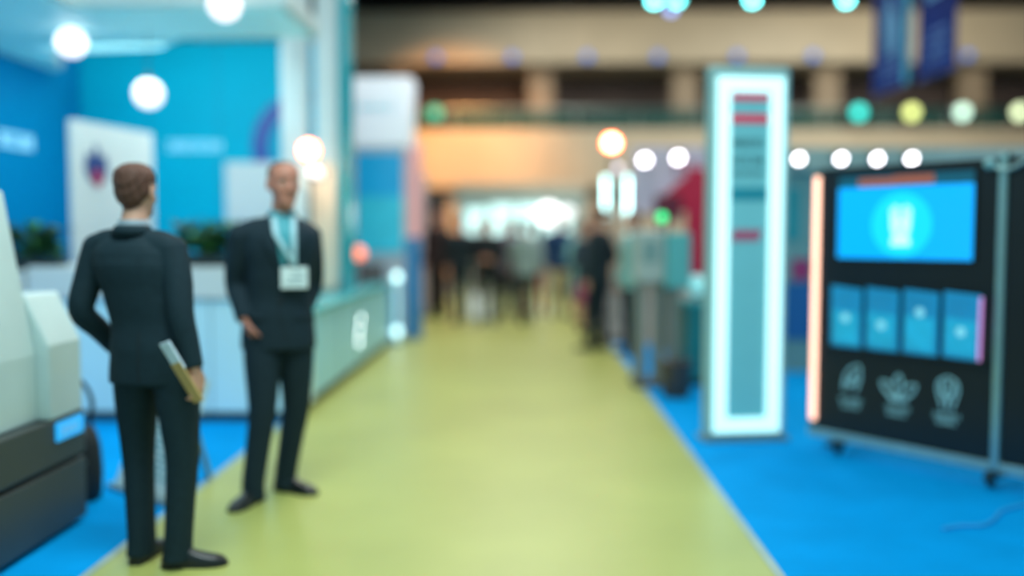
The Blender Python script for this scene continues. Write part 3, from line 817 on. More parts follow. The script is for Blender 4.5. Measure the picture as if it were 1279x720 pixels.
for z in (1.16, 1.06):
    conform(f2['jacket'], [(cx(z) - .009, z + .009), (cx(z) - .009, z - .009)], [(cx(z) + .009, z + .009), (cx(z) + .009, z - .009)], 4, 4, .006, .006).build('button', mm('black button', '0c0f10', .3), jk2, 'all')
conform(f2['jacket'], [(cx(1.1) - .002, vb - .01), (cx(1.0) + .01, 1.0), (cx(.9) - .03, .84)], [(cx(1.1) + .003, vb - .01), (cx(1.0) + .015, 1.0), (cx(.9) - .024, .84)], 1, 14, .002, .004).build('front_edge', mm('suit seam', '0f1c21', .9), jk2)
# lanyard with badge hangs on him: things of their own
bx = cx(1.2) - .058
t = thing('name_badge', 'white name badge on a broad pale lanyard on the chest of the bald man', 'badge', (-1.45, 5.0, 0), yaw2, scale=1.045)
for s in (-1, 1):
    conform(f2['jacket'], [(nx + s * .052 - .013, 1.495), (nx + s * .045 - .014, 1.40), (bx - .014, 1.245)], [(nx + s * .052 + .013, 1.495), (nx + s * .045 + .014, 1.40), (bx + .014, 1.245)], 4, 22, .0185, .003).build('lanyard', mat('pale blue lanyard', 'a9cdd6', .5, var=.04), t, 'all')
front_y = max(v.co.y for v in f2['jacket'].vertices if abs(v.co.x - bx) < .06 and 1.12 < v.co.z < 1.24)
MB().box(bx - .068, bx + .068, front_y + .012, front_y + .018, 1.125, 1.235).build('card', mat('white badge card', 'dfe9e8', .3, var=.03), t, bevel=.003)
MB().box(bx - .018, bx + .018, front_y + .01, front_y + .022, 1.232, 1.25).build('clip', alu, t, bevel=.002)
b = MB()
for i in range(3): b.box(bx - .045, bx + .045 - .02 * i, front_y + .0175, front_y + .019, 1.15 + i * .024, 1.158 + i * .024)
b.build('printed_lines', mm('grey print', '7f9aa0', .5, var=0), t)

# ================================================================== NEXT BOOTH, left of the aisle beyond the desk
tw = thing('display_tower', 'tall display tower with white head over blue and cyan graphics', 'display tower', (-2.14, 13.4, 0))
rings = []
for z, w, d in ((2.72, .42, .26), (2.76, .46, .3), (3.62, .49, .32), (3.68, .47, .3)):
    rings.append([V((w * math.copysign(abs(math.cos(a)) ** .35, math.cos(a)), d * math.copysign(abs(math.sin(a)) ** .35, math.sin(a)), z)) for a in [2 * PI * q / 40 for q in range(40)]])
MB().loft(rings).build('head', mat('white lit tower head', 'dfe3ea', .4, var=.03, emit='dfe6ee', es=.42), tw, 50)
MB().box(-.36, .35, -.22, .2, .0, 2.72).build('column', mat('white tower column', 'c9ced6', .45, var=.03), tw, bevel=.01)
MB().box(-.34, .34, -.24, -.222, 2.0, 2.62).build('blue_graphic', mat('blue tower graphic', '0a9cd2', .4, var=.1, scale=3, emit='0a9cd2', es=.25), tw)
MB().box(-.34, .34, -.24, -.222, 1.2, 2.0).build('cyan_graphic', mat('cyan tower graphic', '35bfd8', .4, var=.15, scale=4, emit='35bfd8', es=.2), tw)
b = MB(); glyphs(b, -.3, 3.2, 6, .1, -.325, 21, dy=.012); b.build('lettering', mm('cyan tower lettering', '6fd3e6', .4, var=0), tw)
MB().box(-.4, .4, -.28, .26, 0, .06).build('base', alu, tw, bevel=.006)
peach = mat('peach glow wall', 'eab49c', .6, var=.04, emit='ff9c78', es=.42)  # peach light put into the panel's colour and emission
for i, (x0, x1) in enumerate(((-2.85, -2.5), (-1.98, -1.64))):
    t = thing('tall_panel', ['peach lit tall panel left behind the display tower', 'pink lit tall panel right behind the display tower'][i], 'panel', ((x0 + x1) / 2, 14.0, 0), 0, 'tall panels behind the display tower')
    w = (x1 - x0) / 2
    MB().box(-w, w, -.03, .03, .04, 3.0 - .15 * i).build('panel', peach if i == 0 else mat('pink glow wall', 'cdb2bb', .6, var=.04, emit='ff9c90', es=.25), t, bevel=.006)  # pink light put into the second panel by emission
    MB().box(-w - .02, w + .02, -.08, .08, 0, .04).build('foot', alu, t, bevel=.004)
t = thing('blue_panel', 'narrow dark blue upright panel at the aisle end of the display tower booth', 'panel', (-1.6, 12.75, 0))
MB().box(-.11, .1, -.03, .03, .04, 1.42).build('panel', mat('strong blue panel', '0b7cb8', .4, var=.06), t, bevel=.005)
MB().box(-.14, .13, -.1, .1, 0, .04).build('foot', alu, t, bevel=.004)
# light strip stand at the end of the desk
t = thing('light_strip_stand', 'slim blue stand with white lamps at top and foot at the end of the desk', 'lamp stand', (-1.72, 12.2, 0))
MB().box(-.22, -.08, -.06, .06, .04, .75).build('body', mm('strong blue panel.2', '0f86c4', .4), t, bevel=.008)
MB().box(-.24, .03, -.09, .09, 0, .04).build('base', alu, t, bevel=.005)
MB().cyl((-.03, -.03, .04), (-.03, -.03, .9), .012).build('light_tube', mat('soft light tube', 'a9e6ee', .4, var=0, emit='a9e6ee', es=1.6), t, 45)
MB().sph((-.03, -.05, .90), .055).build('upper_lamp', lamp_mat('stand lamp', 'c9f4f6', 2.6), t, 'all')
MB().sph((-.03, -.06, .17), .055).build('lower_lamp', lamp_mat('stand lamp', 'c9f4f6', 2.6), t, 'all')
# orange spotlight and two white lamps on a stand behind the post
def floor_lamp(label, loc, heads, group=None, z0=.25, leg=.28):
    """tripod stand carrying round lamps; heads = (dx, z, r, material)"""
    t = thing('lamp_stand', label, 'lamp', loc, 0, group)
    top = max(h[1] for h in heads)
    MB().cyl((0, 0, z0), (0, 0, top), .016).build('pole', metal_dark, t, 45)
    for a in (90, 210, 330):
        MB().tube([(0, 0, z0 + .07), (leg * math.cos(R(a)), leg * math.sin(R(a)), .012)], .012, 8, 1).build('leg', metal_dark, t)
    for dx, z, r, m in heads:
        MB().sph((dx, -.06, z), r, n=24).build('lamp_bulb', m, t, 'all')
        MB().lathe([(r * .5, .0), (r * .95, .02), (r * 1.34, .06 + r * .6), (r * 1.28, .06 + r * .6), (r * .85, .03)], (dx, .05 + r * .4, z), 20, V((0, -1, 0)).to_track_quat('Z', 'Y').to_matrix()).build('reflector', amber_glow_dish if m is amber else metal_dark, t, 45)
        if abs(dx) > .02: MB().tube([(0, 0, z), (dx, 0, z)], .01, 8, 1).build('arm', metal_dark, t)
    return t
amber = lamp_mat('amber lamp', 'ffd9a8', 40)
amber = mat('amber lamp glass', 'ffd0a0', .4, var=0, emit='ffd6a8', es=14)
amber_glow_dish = mat('orange rim glow', 'ff8a2a', .4, var=0, emit='ff7a14', es=3)  # dish emits orange itself, painting a fringe round the bulb
whl = lamp_mat('white lamp', 'f3f0f6', 5)
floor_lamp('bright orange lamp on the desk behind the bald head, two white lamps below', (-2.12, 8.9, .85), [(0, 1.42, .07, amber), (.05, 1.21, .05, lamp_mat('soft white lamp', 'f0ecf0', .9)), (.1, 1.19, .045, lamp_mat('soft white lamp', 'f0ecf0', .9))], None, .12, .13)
# table lamp and laptop on the desk end
t = thing('table_lamp', 'small orange glowing table lamp at the far end of the desk', 'lamp', (-2.08, 11.2, .85))
MB().lathe([(.07, 0), (.07, .015), (.012, .025), (.01, .3)], n=20).build('base', metal_dark, t, 45)
MB().sph((0, 0, .38), .085, (1, 1, 1)).build('shade', mat('orange glowing shade', 'ff9468', .4, var=0, emit='ff8060', es=1.5), t, 'all')
t = thing('laptop', 'dark open laptop on the far end of the desk beside the orange lamp', 'laptop', (-2.0, 11.65, .85), R(12))
MB().box(-.17, .17, -.12, .12, 0, .018).build('keyboard_base', mm('dark laptop shell', '2c2f33', .4), t, bevel=.004)
MB().box(-.17, .17, -.008, .0, 0, .23, Matrix.Translation((0, .12, .015)) @ Matrix.Rotation(R(-15), 4, 'X')).build('screen', mm('dark laptop shell', '2c2f33', .4), t, bevel=.004)

# farther booths on the left
t = thing('lilac_partition', 'lilac white partition along the left of the aisle before the crowd', 'panel', (-1.98, 16.2, 0))
MB().box(-.04, .04, -1.3, 1.3, .05, 2.55).build('panel', mat('lilac white panel', 'c3b6bd', .5, var=.05), t, bevel=.006)
MB().box(-.08, .08, -1.34, 1.34, 0, .05).build('foot', alu, t, bevel=.004)
t = thing('dark_partition', 'dark brown partition column behind the person in the brown coat', 'panel', (-1.86, 17.9, 0))
MB().box(-.3, .25, -.1, .1, .05, 2.2).build('panel', mat('dark brown panel', '3b302e', .6, var=.1), t, bevel=.01)
MB().box(-.33, .28, -.13, .13, 0, .05).build('foot', metal_dark, t, bevel=.006)

# far bright booth wall at the end of the aisle
fb = thing('lit_booth_wall', 'brightly lit white booth wall of light boxes at the end of the aisle', 'booth wall', (-.25, 25.2, 0))
litm = mat('bright white light box', 'dffaf8', .4, var=.0, emit='c6f4f2', es=1.0)
MB().box(-1.75, 1.75, 0, .15, 0, 2.6).build('wall', mat('far booth frame', '9fb8b4', .5), fb, bevel=.01)
for i, (x0, x1, z0, z1) in enumerate(((-1.5, -.9, 1.15, 2.15), (-.8, -.15, 1.35, 2.25), (-.05, .6, 1.35, 2.25), (.7, 1.35, 1.3, 2.1))):
    MB().box(x0, x1, -.06, 0, z0, z1).build('light_box', litm, fb, bevel=.01)
MB().box(-1.7, 1.7, -.6, -.1, 0, .95).build('counter', mm('far white counter', 'c9d6d2', .4), fb, bevel=.01)
MB().box(-1.75, 1.75, -.05, .2, 2.6, 2.85).build('header', mm('far beige header', 'c9bfa8', .5), fb, bevel=.01)
for i, (px, y, z, r, s) in enumerate(((.50, 24, 1.98, .27, 3.0), (1.0, 24.2, 2.02, .16, 1.2))):
    t = thing('globe_lamp', ['large bright white globe lamp over the crowd', 'fainter white globe lamp right beside the large one over the crowd'][i], 'lamp', (px, y, z), 0, 'globe lamps over the far booth')
    MB().sph((0, 0, 0), r, n=28).build('globe', lamp_mat('far globe %d' % i, 'f6f4f4', s), t, 'all')
    MB().tube([(0, 0, r), (0, 0, 9.4 - z)], .006, 6, 1).build('cord', metal_dark, t)
    MB().lathe([(.05, r - .02), (.05, r + .06), (.01, r + .09)], n=14).build('cap', metal_dark, t, 45)
# aisle-end glowing box added in place of a white floor reflection
t = thing('reflection_block', 'added glowing white pedestal on the aisle among the legs of the crowd', 'reflection block', (-.86, 16.0, 0))
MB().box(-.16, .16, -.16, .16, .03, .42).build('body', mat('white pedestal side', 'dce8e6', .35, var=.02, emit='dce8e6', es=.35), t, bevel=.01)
MB().box(-.19, .19, -.19, .19, 0, .03).build('base', alu, t, bevel=.005)
MB().box(-.18, .18, -.18, .18, .42, .45).build('top', pale_m, t, bevel=.006)

# ================================================================== RIGHT: TOTEM
tt = thing('light_totem', 'tall glowing white totem with red and teal marks, right of the aisle', 'totem', (1.535, 6.5, 0), R(8))
MB().box(-.295, .285, -.02, .09, .03, 2.63).build('case', mat('pale teal totem case', '8fb4b2', .4, var=.04), tt, bevel=.02, seg=3)
MB().box(-.315, .305, -.06, .15, 0, .03).build('base_plate', alu, tt, bevel=.005)
glow = mat('totem light frame', 'e4fbfa', .4, var=0, emit='b4efef', es=1.0)
fr = MB()
ox0, ox1, oz0, oz1, w = -.245, .235, .07, 2.55, .105
fr.box(ox0, ox0 + w * .86, -.045, -.021, oz0, oz1); fr.box(ox1 - w * .95, ox1, -.045, -.021, oz0, oz1)
fr.box(ox0 + w * .86, ox1 - w * .95, -.045, -.021, oz1 - .1, oz1); fr.box(ox0 + w * .86, ox1 - w * .95, -.045, -.021, oz0, oz0 + .1)
fr.build('light_frame', glow, tt)
MB().box(ox0 + w * .86, ox1 - w * .95, -.03, -.021, oz0 + .1, oz1 - .1).build('face_panel', mat('grey teal totem face', '6fb0b6', .35, var=.03, emit='56b0b8', es=.24), tt)
red = mat('red totem mark', 'c22a4e', .5, var=.05, emit='c8203f', es=.35)
x0, x1 = ox0 + w * .86 + .006, ox1 - w - .002
MB().box(x0, x1, -.036, -.0305, 2.39, 2.435).build('upper_stripe', red, tt)
MB().box(x0, x1, -.036, -.0305, 2.235, 2.295).build('lower_stripe', red, tt, bevel=.003)
for z, n, h, ww, sd in ((2.07, 7, .058, .42, 31), (1.95, 7, .058, .42, 32), (1.87, 7, .04, .7, 34)):
    glyphs(MB(), x0 + .008, z, n, h, -.0305, sd, w=ww, gap=.18, dy=.005).build('text_line', mm('grey totem letters', '4f8489', .5, var=0), tt)
MB().box(x0 + .002, x1 - .002, -.036, -.0305, 1.70, 1.79).build('teal_bar', mat('teal totem bar', '1591a2', .5, var=.04), tt, bevel=.003)
b = MB()
shear = Matrix.Identity(4); shear[0][2] = .25; shear[0][3] = -.25 * 1.46
for i in range(5): b.box(x0 + .025 + i * .042, x0 + .053 + i * .042, -.036, -.0305, 1.415, 1.50, shear)
b.box(x0 + .02, x0 + .225, -.0362, -.0304, 1.45, 1.475, shear)
b.build('red_lettering', mat('red totem letters', 'a83a62', .5, var=0, emit='a83a62', es=.15), tt)

# ================================================================== RIGHT: BLACK DISPLAY WALL ON CASTERS
P0 = V((1.93, 6.28, 0)); P1 = V((2.70, 5.30, 0))
L = (P1 - P0).length; yawp = math.atan2(P1.y - P0.y, P1.x - P0.x)
dw = thing('display_wall', 'black rolling display wall with screen, blue tiles, white icons and aluminium frame', 'display wall', (*P0[:2], 0), yawp)
blackp = mat('black display panel', '161d20', .35, var=.08, scale=3, spec=.4)
top = 1.9
MB().box(.06, L - .03, -.02, .05, .16, top).build('panel', blackp, dw, bevel=.004)
MB().box(L + .03, L + .75, -.02, .05, .16, top).build('side_panel', blackp, dw, bevel=.004)
MB().box(L - .022, L + .022, -.035, .06, .1, top + .03).build('post', mat('aluminium post', '9fc3c3', .3, .7, var=.04), dw, bevel=.006)
MB().box(.0, L - .025, -.035, .065, .095, .155).build('bottom_rail', mm('aluminium rail', '9fc0c0', .35, .6), dw, bevel=.006)
MB().box(L + .025, L + .75, -.035, .065, .095, .155).build('bottom_rail', mm('aluminium rail', '9fc0c0', .35, .6), dw, bevel=.006)
MB().box(.0, .058, -.03, .06, .16, top).build('frame_edge', mm('dark aluminium edge', '4e6667', .4, .5), dw, bevel=.004)
MB().box(.02, .064, -.045, -.031, .21, 1.85).build('light_strip', mat('peach led strip', 'ffd9c4', .4, var=0, emit='ffb899', es=1.9), dw, bevel=.005)
# screen
def disc(mb, c, r, y0, y1, n=40): return mb.cyl((c[0], y0, c[1]), (c[0], y1, c[1]), r, n=n)
sx0, sx1, sz0, sz1 = .19, 1.105, 1.30, 1.85
scr = MB().box(sx0, sx1, -.035, -.021, sz0, sz1).build('screen', mm('screen bezel black', '0c1416', .3), dw, bevel=.004)
MB().box(sx0 + .015, sx1 - .015, -.039, -.0355, sz0 + .012, sz1 - .085).build('lit_image', mat('bright blue screen', '079de8', .25, var=0, emit='0499e6', es=.75), scr)
hd = MB().box(sx0 + .015, sx1 - .015, -.039, -.0355, sz1 - .083, sz1 - .012).build('header_band', mat('dim teal header', '0f4a5c', .3, var=.0, emit='0f5a70', es=.4), scr)
b = MB(); b.box(sx0 + .16, sx0 + .4, -.0405, -.0392, sz1 - .08, sz1 - .03); b.box(sx0 + .4, sx0 + .66, -.0405, -.0392, sz1 - .075, sz1 - .02)
b.build('orange_strip', mat('dull orange strip', 'a4563f', .4, var=.1, scale=8, emit='a4563f', es=.3), hd)
scx, scz = sx0 + .455, sz0 + .225
disc(MB(), (scx, scz), .2, -.041, -.0392).build('round_emblem', mat('cyan disc', '12bfe8', .3, var=0, emit='10bbe6', es=.75), scr)
b = MB()
for s in (-1, 1):       # two raised hands with fingers above one cuff
    px_ = scx + s * .034
    limb(b, [V((px_ - s * .012, -.0425, scz - .075)), V((px_, -.0425, scz - .03)), V((px_ + s * .004, -.0425, scz + .03)), V((px_ + s * .006, -.0425, scz + .055))], [(.018, .001), (.027, .001), (.029, .001), (.024, .001)], V((1, 0, 0)), 12, 5)
    for q in range(4):
        fx = px_ + s * .006 + (q - 1.5) * .0145
        b.tube([(fx, -.0425, scz + .05), (fx + (q - 1.5) * .003, -.0425, scz + .09 + (.02, .032, .026, .01)[q if s > 0 else 3 - q])], .0052, 8, 2)
    b.tube([(px_ - s * .02, -.0425, scz - .01), (px_ - s * .03, -.0425, scz + .03)], .006, 8, 2)
b.prism([(scx - .06, scz - .13), (scx + .06, scz - .13), (scx + .065, scz - .095), (scx + .04, scz - .07), (scx - .04, scz - .07), (scx - .065, scz - .095)], 'y', -.0435, -.0412)
b.build('white_hands_mark', mat('pale hands mark', 'bdeef4', .3, var=0, emit='bdeef4', es=.75), scr)
# row of four tilted printed boards
for i in range(4):
    x = .155 + i * .253
    hm_ = Matrix.Translation((x, 0, .70)); sh_ = Matrix.Identity(4); sh_[0][2] = .09
    til = Matrix.Rotation(R(9), 4, 'X')
    fm = Matrix.Translation((x, -.03, .735)) @ Matrix.Rotation(R(-3), 4, 'Y') @ Matrix.Rotation(R(-7), 4, 'X')
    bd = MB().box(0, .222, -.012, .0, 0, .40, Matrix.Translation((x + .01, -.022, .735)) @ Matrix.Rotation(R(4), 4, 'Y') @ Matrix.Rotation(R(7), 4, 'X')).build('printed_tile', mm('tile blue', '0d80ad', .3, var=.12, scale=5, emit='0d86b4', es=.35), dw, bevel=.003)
    q = Matrix.Translation((x + .01, -.022, .735)) @ Matrix.Rotation(R(4), 4, 'Y') @ Matrix.Rotation(R(7), 4, 'X')
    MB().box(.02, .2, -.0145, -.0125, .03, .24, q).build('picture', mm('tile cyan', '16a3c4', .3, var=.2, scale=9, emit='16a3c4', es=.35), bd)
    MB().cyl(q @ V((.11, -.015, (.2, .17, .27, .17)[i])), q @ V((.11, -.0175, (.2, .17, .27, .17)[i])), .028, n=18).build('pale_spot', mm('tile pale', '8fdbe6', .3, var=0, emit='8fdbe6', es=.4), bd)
    b = MB()
    for r in range(3): b.box(.03, .19 - .03 * r, -.0145, -.0125, .36 - r * .035, .372 - r * .035, q)
    b.build('printed_lines', mm('tile lines', '2a9ac6', .4, var=0), bd)
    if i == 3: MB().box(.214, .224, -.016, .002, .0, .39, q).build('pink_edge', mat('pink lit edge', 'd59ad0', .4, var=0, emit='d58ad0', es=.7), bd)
# ledge under tiles
MB().box(.14, 1.19, -.05, -.02, .705, .73).build('ledge', blackp, dw, bevel=.004)
# three white icons with captions
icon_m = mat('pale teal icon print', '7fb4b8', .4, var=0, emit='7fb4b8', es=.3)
for i in range(3):
    x, z = (.32, .645, .96)[i], .50
    b = MB(); y = -.024
    if i == 0:      # leaning figure with hand
        b.tube([(x - .06, y, z - .06), (x - .05, y, z + .03), (x - .01, y, z + .09), (x + .05, y, z + .11), (x + .06, y, z + .03), (x + .03, y, z - .06)], .007, 6, 5)
        b.tube([(x - .03, y, z - .05), (x - .01, y, z + .02), (x + .03, y, z + .06)], .006, 6, 5)
        b.tube([(x - .05, y, z), (x, y, z - .02), (x + .04, y, z + .02)], .006, 6, 5)
        disc(b, (x + .01, z + .03), .018, y - .004, y + .003, 16)
    elif i == 1:    # three-petal bloom
        for a in (-50, 0, 50):
            d = V((math.sin(R(a)), 0, math.cos(R(a)))); s = V((d.z, 0, -d.x)); c = V((x, y, z - .06))
            b.tube([c, c + d * .08 + s * .032, c + d * .15, c + d * .08 - s * .032, c], .0065, 6, 5)
        b.tube([(x - .085, y, z - .02), (x - .05, y, z - .065), (x, y, z - .075), (x + .05, y, z - .065), (x + .085, y, z - .02)], .0065, 6, 5)
    else:           # branching tree
        b.tube([(x, y, z - .08), (x, y, z + .02), (x, y, z + .09)], .008, 6, 4)
        for s in (-1, 1):
            b.tube([(x, y, z - .03), (x + s * .035, y, z + .02), (x + s * .04, y, z + .08)], .007, 6, 5)
            b.tube([(x + s * .03, y, z - .08), (x + s * .065, y, z + .03), (x + s * .05, y, z + .09), (x, y, z + .115)], .006, 6, 5)
    b.build('icon', icon_m, dw, 'all')
    for k2 in range(2): glyphs(MB(), x - .085 + .015 * k2, z - .135 - .04 * k2, 9 - 2 * k2, .026, -.0205, 50 + i + 10 * k2, w=.48, gap=.23, dy=.003).build('caption_line', icon_m, dw)
# lamp arm clamped on the post
b = MB(); b.tube([(L - .05, -.06, 1.86), (L + .04, -.06, 1.83), (L + .2, -.07, 1.9), (L + .3, -.07, 1.93)], .012, 8, 5)
ar = b.build('arm', mm('aluminium rail', '9fc0c0', .35, .6), dw, 'all')
MB().sph((L - .06, -.065, 1.865), .032).build('arm_knob', mm('pale teal knob', '7fb0b0', .35), ar, 'all')
# casters
for x, y in ((.22, 0), (L - .03, 0.0), (L + .7, .0)):
    c = MB().box(x - .018, x + .018, -.03, .03, .06, .096).build('caster', mm('caster fork', '2a3436', .4, .4), dw, bevel=.004)
    MB().cyl((x - .012, 0, .034), (x + .012, 0, .034), .034, n=22).build('wheel', mm('black rubber', '101415', .6), c, 45)
for x in (.22, L + .0, ):
    MB().box(x - .02, x + .02, -.12, .32, .06, .095).build('foot_beam', mm('caster fork', '2a3436', .4, .4), dw, bevel=.004)

# cable on the carpet
b = MB(); b.tube([(2.05, 4.52, .009), (2.16, 4.57, .009), (2.27, 4.58, .009), (2.38, 4.68, .009), (2.5, 4.83, .009), (2.68, 4.94, .009), (2.9, 5.02, .009)], .009, 8, 6)
tag(b.build('power_cable', mat('light blue cable', '2aa6e6', .4, var=.02), None, 'all'), 'pale blue cable curving over the blue carpet below the display wall', 'cable')

# ================================================================== RIGHT: BOOTH BEHIND
rb = thing('booth_rear_wall', 'pale grey teal booth wall with broad top beam behind the display wall', 'booth wall', (4.4, 9.8, 0))
MB().box(-2.0, 4.2, 0, .1, 0, 2.12).build('wall_panel', mat('teal grey booth wall', '6f9a9a', .5, var=.08, scale=1), rb)
MB().box(-2.1, 4.25, -.12, .12, 2.12, 2.36).build('top_beam', mat('pale grey beam', '9db3ab', .5, var=.05), rb, bevel=.01)
MB().box(-1.78, -1.55, -.015, 0, 1.4, 1.95).build('teal_graphic', mm('teal graphic', '12909a', .5), rb)
MB().box(-1.62, -1.42, -.02, -.001, .98, 1.2).build('magenta_graphic', mm('magenta graphic', 'a02f66', .5), rb)
MB().box(-1.9, -1.3, -.018, -.001, .35, .95).build('blue_graphic', mm('blue graphic', '14609c', .5), rb)
wl = lamp_mat('booth spot white', 'f2edf4', 11)
for i, x in enumerate((2.77, 3.2, 3.57, 3.92)):
    spot_lamp(['white spotlight just right of the totem on the booth beam', 'white spotlight on the booth beam above the left end of the display wall', 'white spotlight on the booth beam, third right of the totem', 'white spotlight on the booth beam farthest right of the totem'][i], (x, 9.58, 2.24), .045, wl, (0, -1, -.45), 'spotlights on the booth beam', 'spotlight', arm=(0, .1, .06))
for i, (x, z, lab) in enumerate(((1.49, 2.42, 'white spotlight over the right booths, above the cabinet'), (1.92, 2.45, 'white spotlight left of the totem, above the red panel'))):
    spot_lamp(lab, (x, 12, z), .06, wl, (0, -1, -.45), 'spotlights over the right booths', 'spotlight', arm=(0, .22, .05))
t = thing('booth_header', 'lilac white booth header panel under two white spotlights left of the totem', 'panel', (1.95, 12.35, 0))
MB().box(-.58, .5, 0, .06, 1.75, 2.62).build('header_panel', mat('lilac white header', 'd9cfe0', .5, var=.03), t, bevel=.006)
for x in (-.5, .42): MB().box(x - .03, x + .03, .01, .07, .03, 1.75).build('post', alu, t, bevel=.004)
b = MB()
for x in (-.5, .42): b.box(x - .08, x + .08, -.08, .14, 0, .03)
b.build('foot', alu, t, bevel=.004)
b = MB(); glyphs(b, .0, 2.25, 3, .17, -.0005, 77, w=.7, gap=.25, dy=.01); b.build('pink_lettering', mm('pink lettering', 'd0577c', .5), t)
# red booth panel and dark red box
rp = mat('crimson panel', 'cc1a42', .5, var=.07, scale=2)
t = thing('red_panel', 'tall crimson panel with slanting arm just left of the totem', 'panel', (2.12, 11.8, 0))
MB().box(-.12, .2, -.04, .04, .90, 2.3).build('panel', rp, t, bevel=.006)
MB().prism([(-.12, 1.75), (-.12, 2.2), (-.46, 1.92), (-.46, 1.74)], 'y', -.035, .035).build('arm', rp, t, bevel=.005)
MB().box(.02, .1, -.03, .03, .04, .92).build('leg', metal_dark, t, bevel=.004)
MB().box(-.15, .27, -.16, .16, 0, .04).build('base', metal_dark, t, bevel=.006)
t = thing('dark_red_box', 'dark maroon box sign above the green lamp', 'sign', (1.74, 11.65, 0))
MB().box(-.16, .16, -.05, .05, 1.62, 1.95).build('box', mat('dark maroon', '6a1730', .5, var=.1), t, bevel=.01)
MB().cyl((0, .02, .03), (0, .02, 1.62), .02).build('pole', metal_dark, t, 45)
MB().lathe([(.16, 0), (.16, .02), (.03, .035)], (0, .02, 0)).build('base', metal_dark, t, 45)
# cabinet machine with green lamp
cab = thing('equipment_cabinet', 'pale grey equipment cabinet with teal side on grey legs beside the aisle', 'cabinet', (1.27, 8.9, 0))
MB().box(-.26, .02, -.15, .2, 1.0, 1.5).build('body', mat('pale grey cabinet', 'a9b3ad', .45, var=.05), cab, bevel=.03, seg=3)
MB().box(.025, .26, -.17, .2, .95, 1.48).build('side_unit', mat('teal grey cabinet side', '5fb0b0', .4, var=.05), cab, bevel=.02, seg=3)
for x in (-.2, -.02, .12): MB().box(x - .05, x + .05, -.07, .09, .04, 1.0).build('leg', mat('grey brown cabinet leg', '7b7e76', .5, var=.06), cab, bevel=.008)
MB().box(-.27, .27, -.18, .22, 0, .045).build('base', mm('cabinet base dark', '4c4a46', .5), cab, bevel=.008)
MB().box(-.2, -.04, -.158, -.15, 1.2, 1.4).build('display', mm('cabinet display', '7f9a98', .2), cab, bevel=.004)
t = thing('signal_lamp', 'round green signal lamp glowing on top of the pale grey cabinet', 'lamp', (1.245, 8.9, 1.502))
MB().lathe([(.03, .0), (.03, .02), (.015, .025), (.015, .09)], n=16).build('base', metal_dark, t, 45)
MB().sph((.03, 0, .125), .045).build('bulb', mat('green bulb', '22e08a', .4, var=0, emit='0fd27a', es=2.2), t, 'all')
# teal counter and equipment behind the cabinet, left of the totem
t = thing('teal_counter', 'dark teal counter between the cabinet and the totem', 'counter', (1.72, 9.1, 0))
MB().box(-.2, .45, -.25, .3, .06, .78).build('body', mat('deep teal counter', '12777c', .45, var=.1, scale=2), t, bevel=.01)
MB().box(-.23, .48, -.28, .33, .78, .82).build('counter_top', mat('teal counter top', '3fa9ad', .35, var=.05), t, bevel=.008)
MB().box(-.17, .42, -.22, .27, 0, .06).build('plinth', mm('black gap', '121618', .6), t)
t = thing('globe_lamp', 'pale teal frosted globe standing on the dark teal counter', 'lamp', (1.63, 8.97, .82))
MB().lathe([(.06, 0), (.06, .015), (.02, .03), (.02, .06)], n=18).build('base', alu, t, 45)
MB().sph((0, 0, .15), .1).build('globe', mat('teal frosted globe', '9fdede', .4, var=0, emit='8fd8da', es=.5), t, 'all')
t = thing('waste_bin', 'brown round bin on the carpet edge in front of the cabinet', 'bin', (1.32, 8.25, 0))
MB().lathe([(.1, 0), (.12, .02), (.145, .3), (.15, .31), (.138, .31), (.11, .03)], n=26).build('body', mat('brown bin', '4b4038', .5), t, 45)
MB().lathe([(.15, .305), (.155, .32), (.14, .335), (.02, .35), (.001, .352)], n=26).build('lid', mm('dark lid', '2a2826', .4), t, 45)
# twin vertical light tubes on a stand
t = thing('tube_light_stand', 'lamp stand with two upright glowing cyan white tubes above the crowd', 'lamp', (1.2, 12.75, 0))
tube_m = lamp_mat('cyan white tube', 'bff4f4', 6)
for x, z0, z1 in ((-.15, 1.68, 2.25), (.152, 1.63, 2.25)):
    MB().cyl((x, 0, z0), (x, 0, z1), .024).build('light_tube', tube_m, t, 45)
    MB().cyl((x, 0, z0 - .02), (x, 0, z0), .03).build('end_cap', metal_dark, t, 45)
MB().tube([(-.15, .03, 2.23), (.15, .03, 2.23)], .015, 8, 1).build('crossbar', alu, t)
MB().cyl((0, .03, .03), (0, .03, 2.34), .018).build('pole', alu, t, 45)
MB().lathe([(.17, 0), (.17, .02), (.03, .035)], (0, .03, 0)).build('base', metal_dark, t, 45)
MB().sph((.02, .0, 2.37), .045).build('lilac_lamp', lamp_mat('lilac lamp', 'e2d6ea', 2.2), t, 'all')
MB().sph((.16, -.05, 1.44), .045).build('lower_lamp', lamp_mat('cyan lamp', 'a9eef0', 1.6), t, 'all')
floor_lamp('bright orange spotlight on a tall stand over the middle of the aisle end', (1.2, 13.6, 0), [(0, 2.79, .085, amber)])

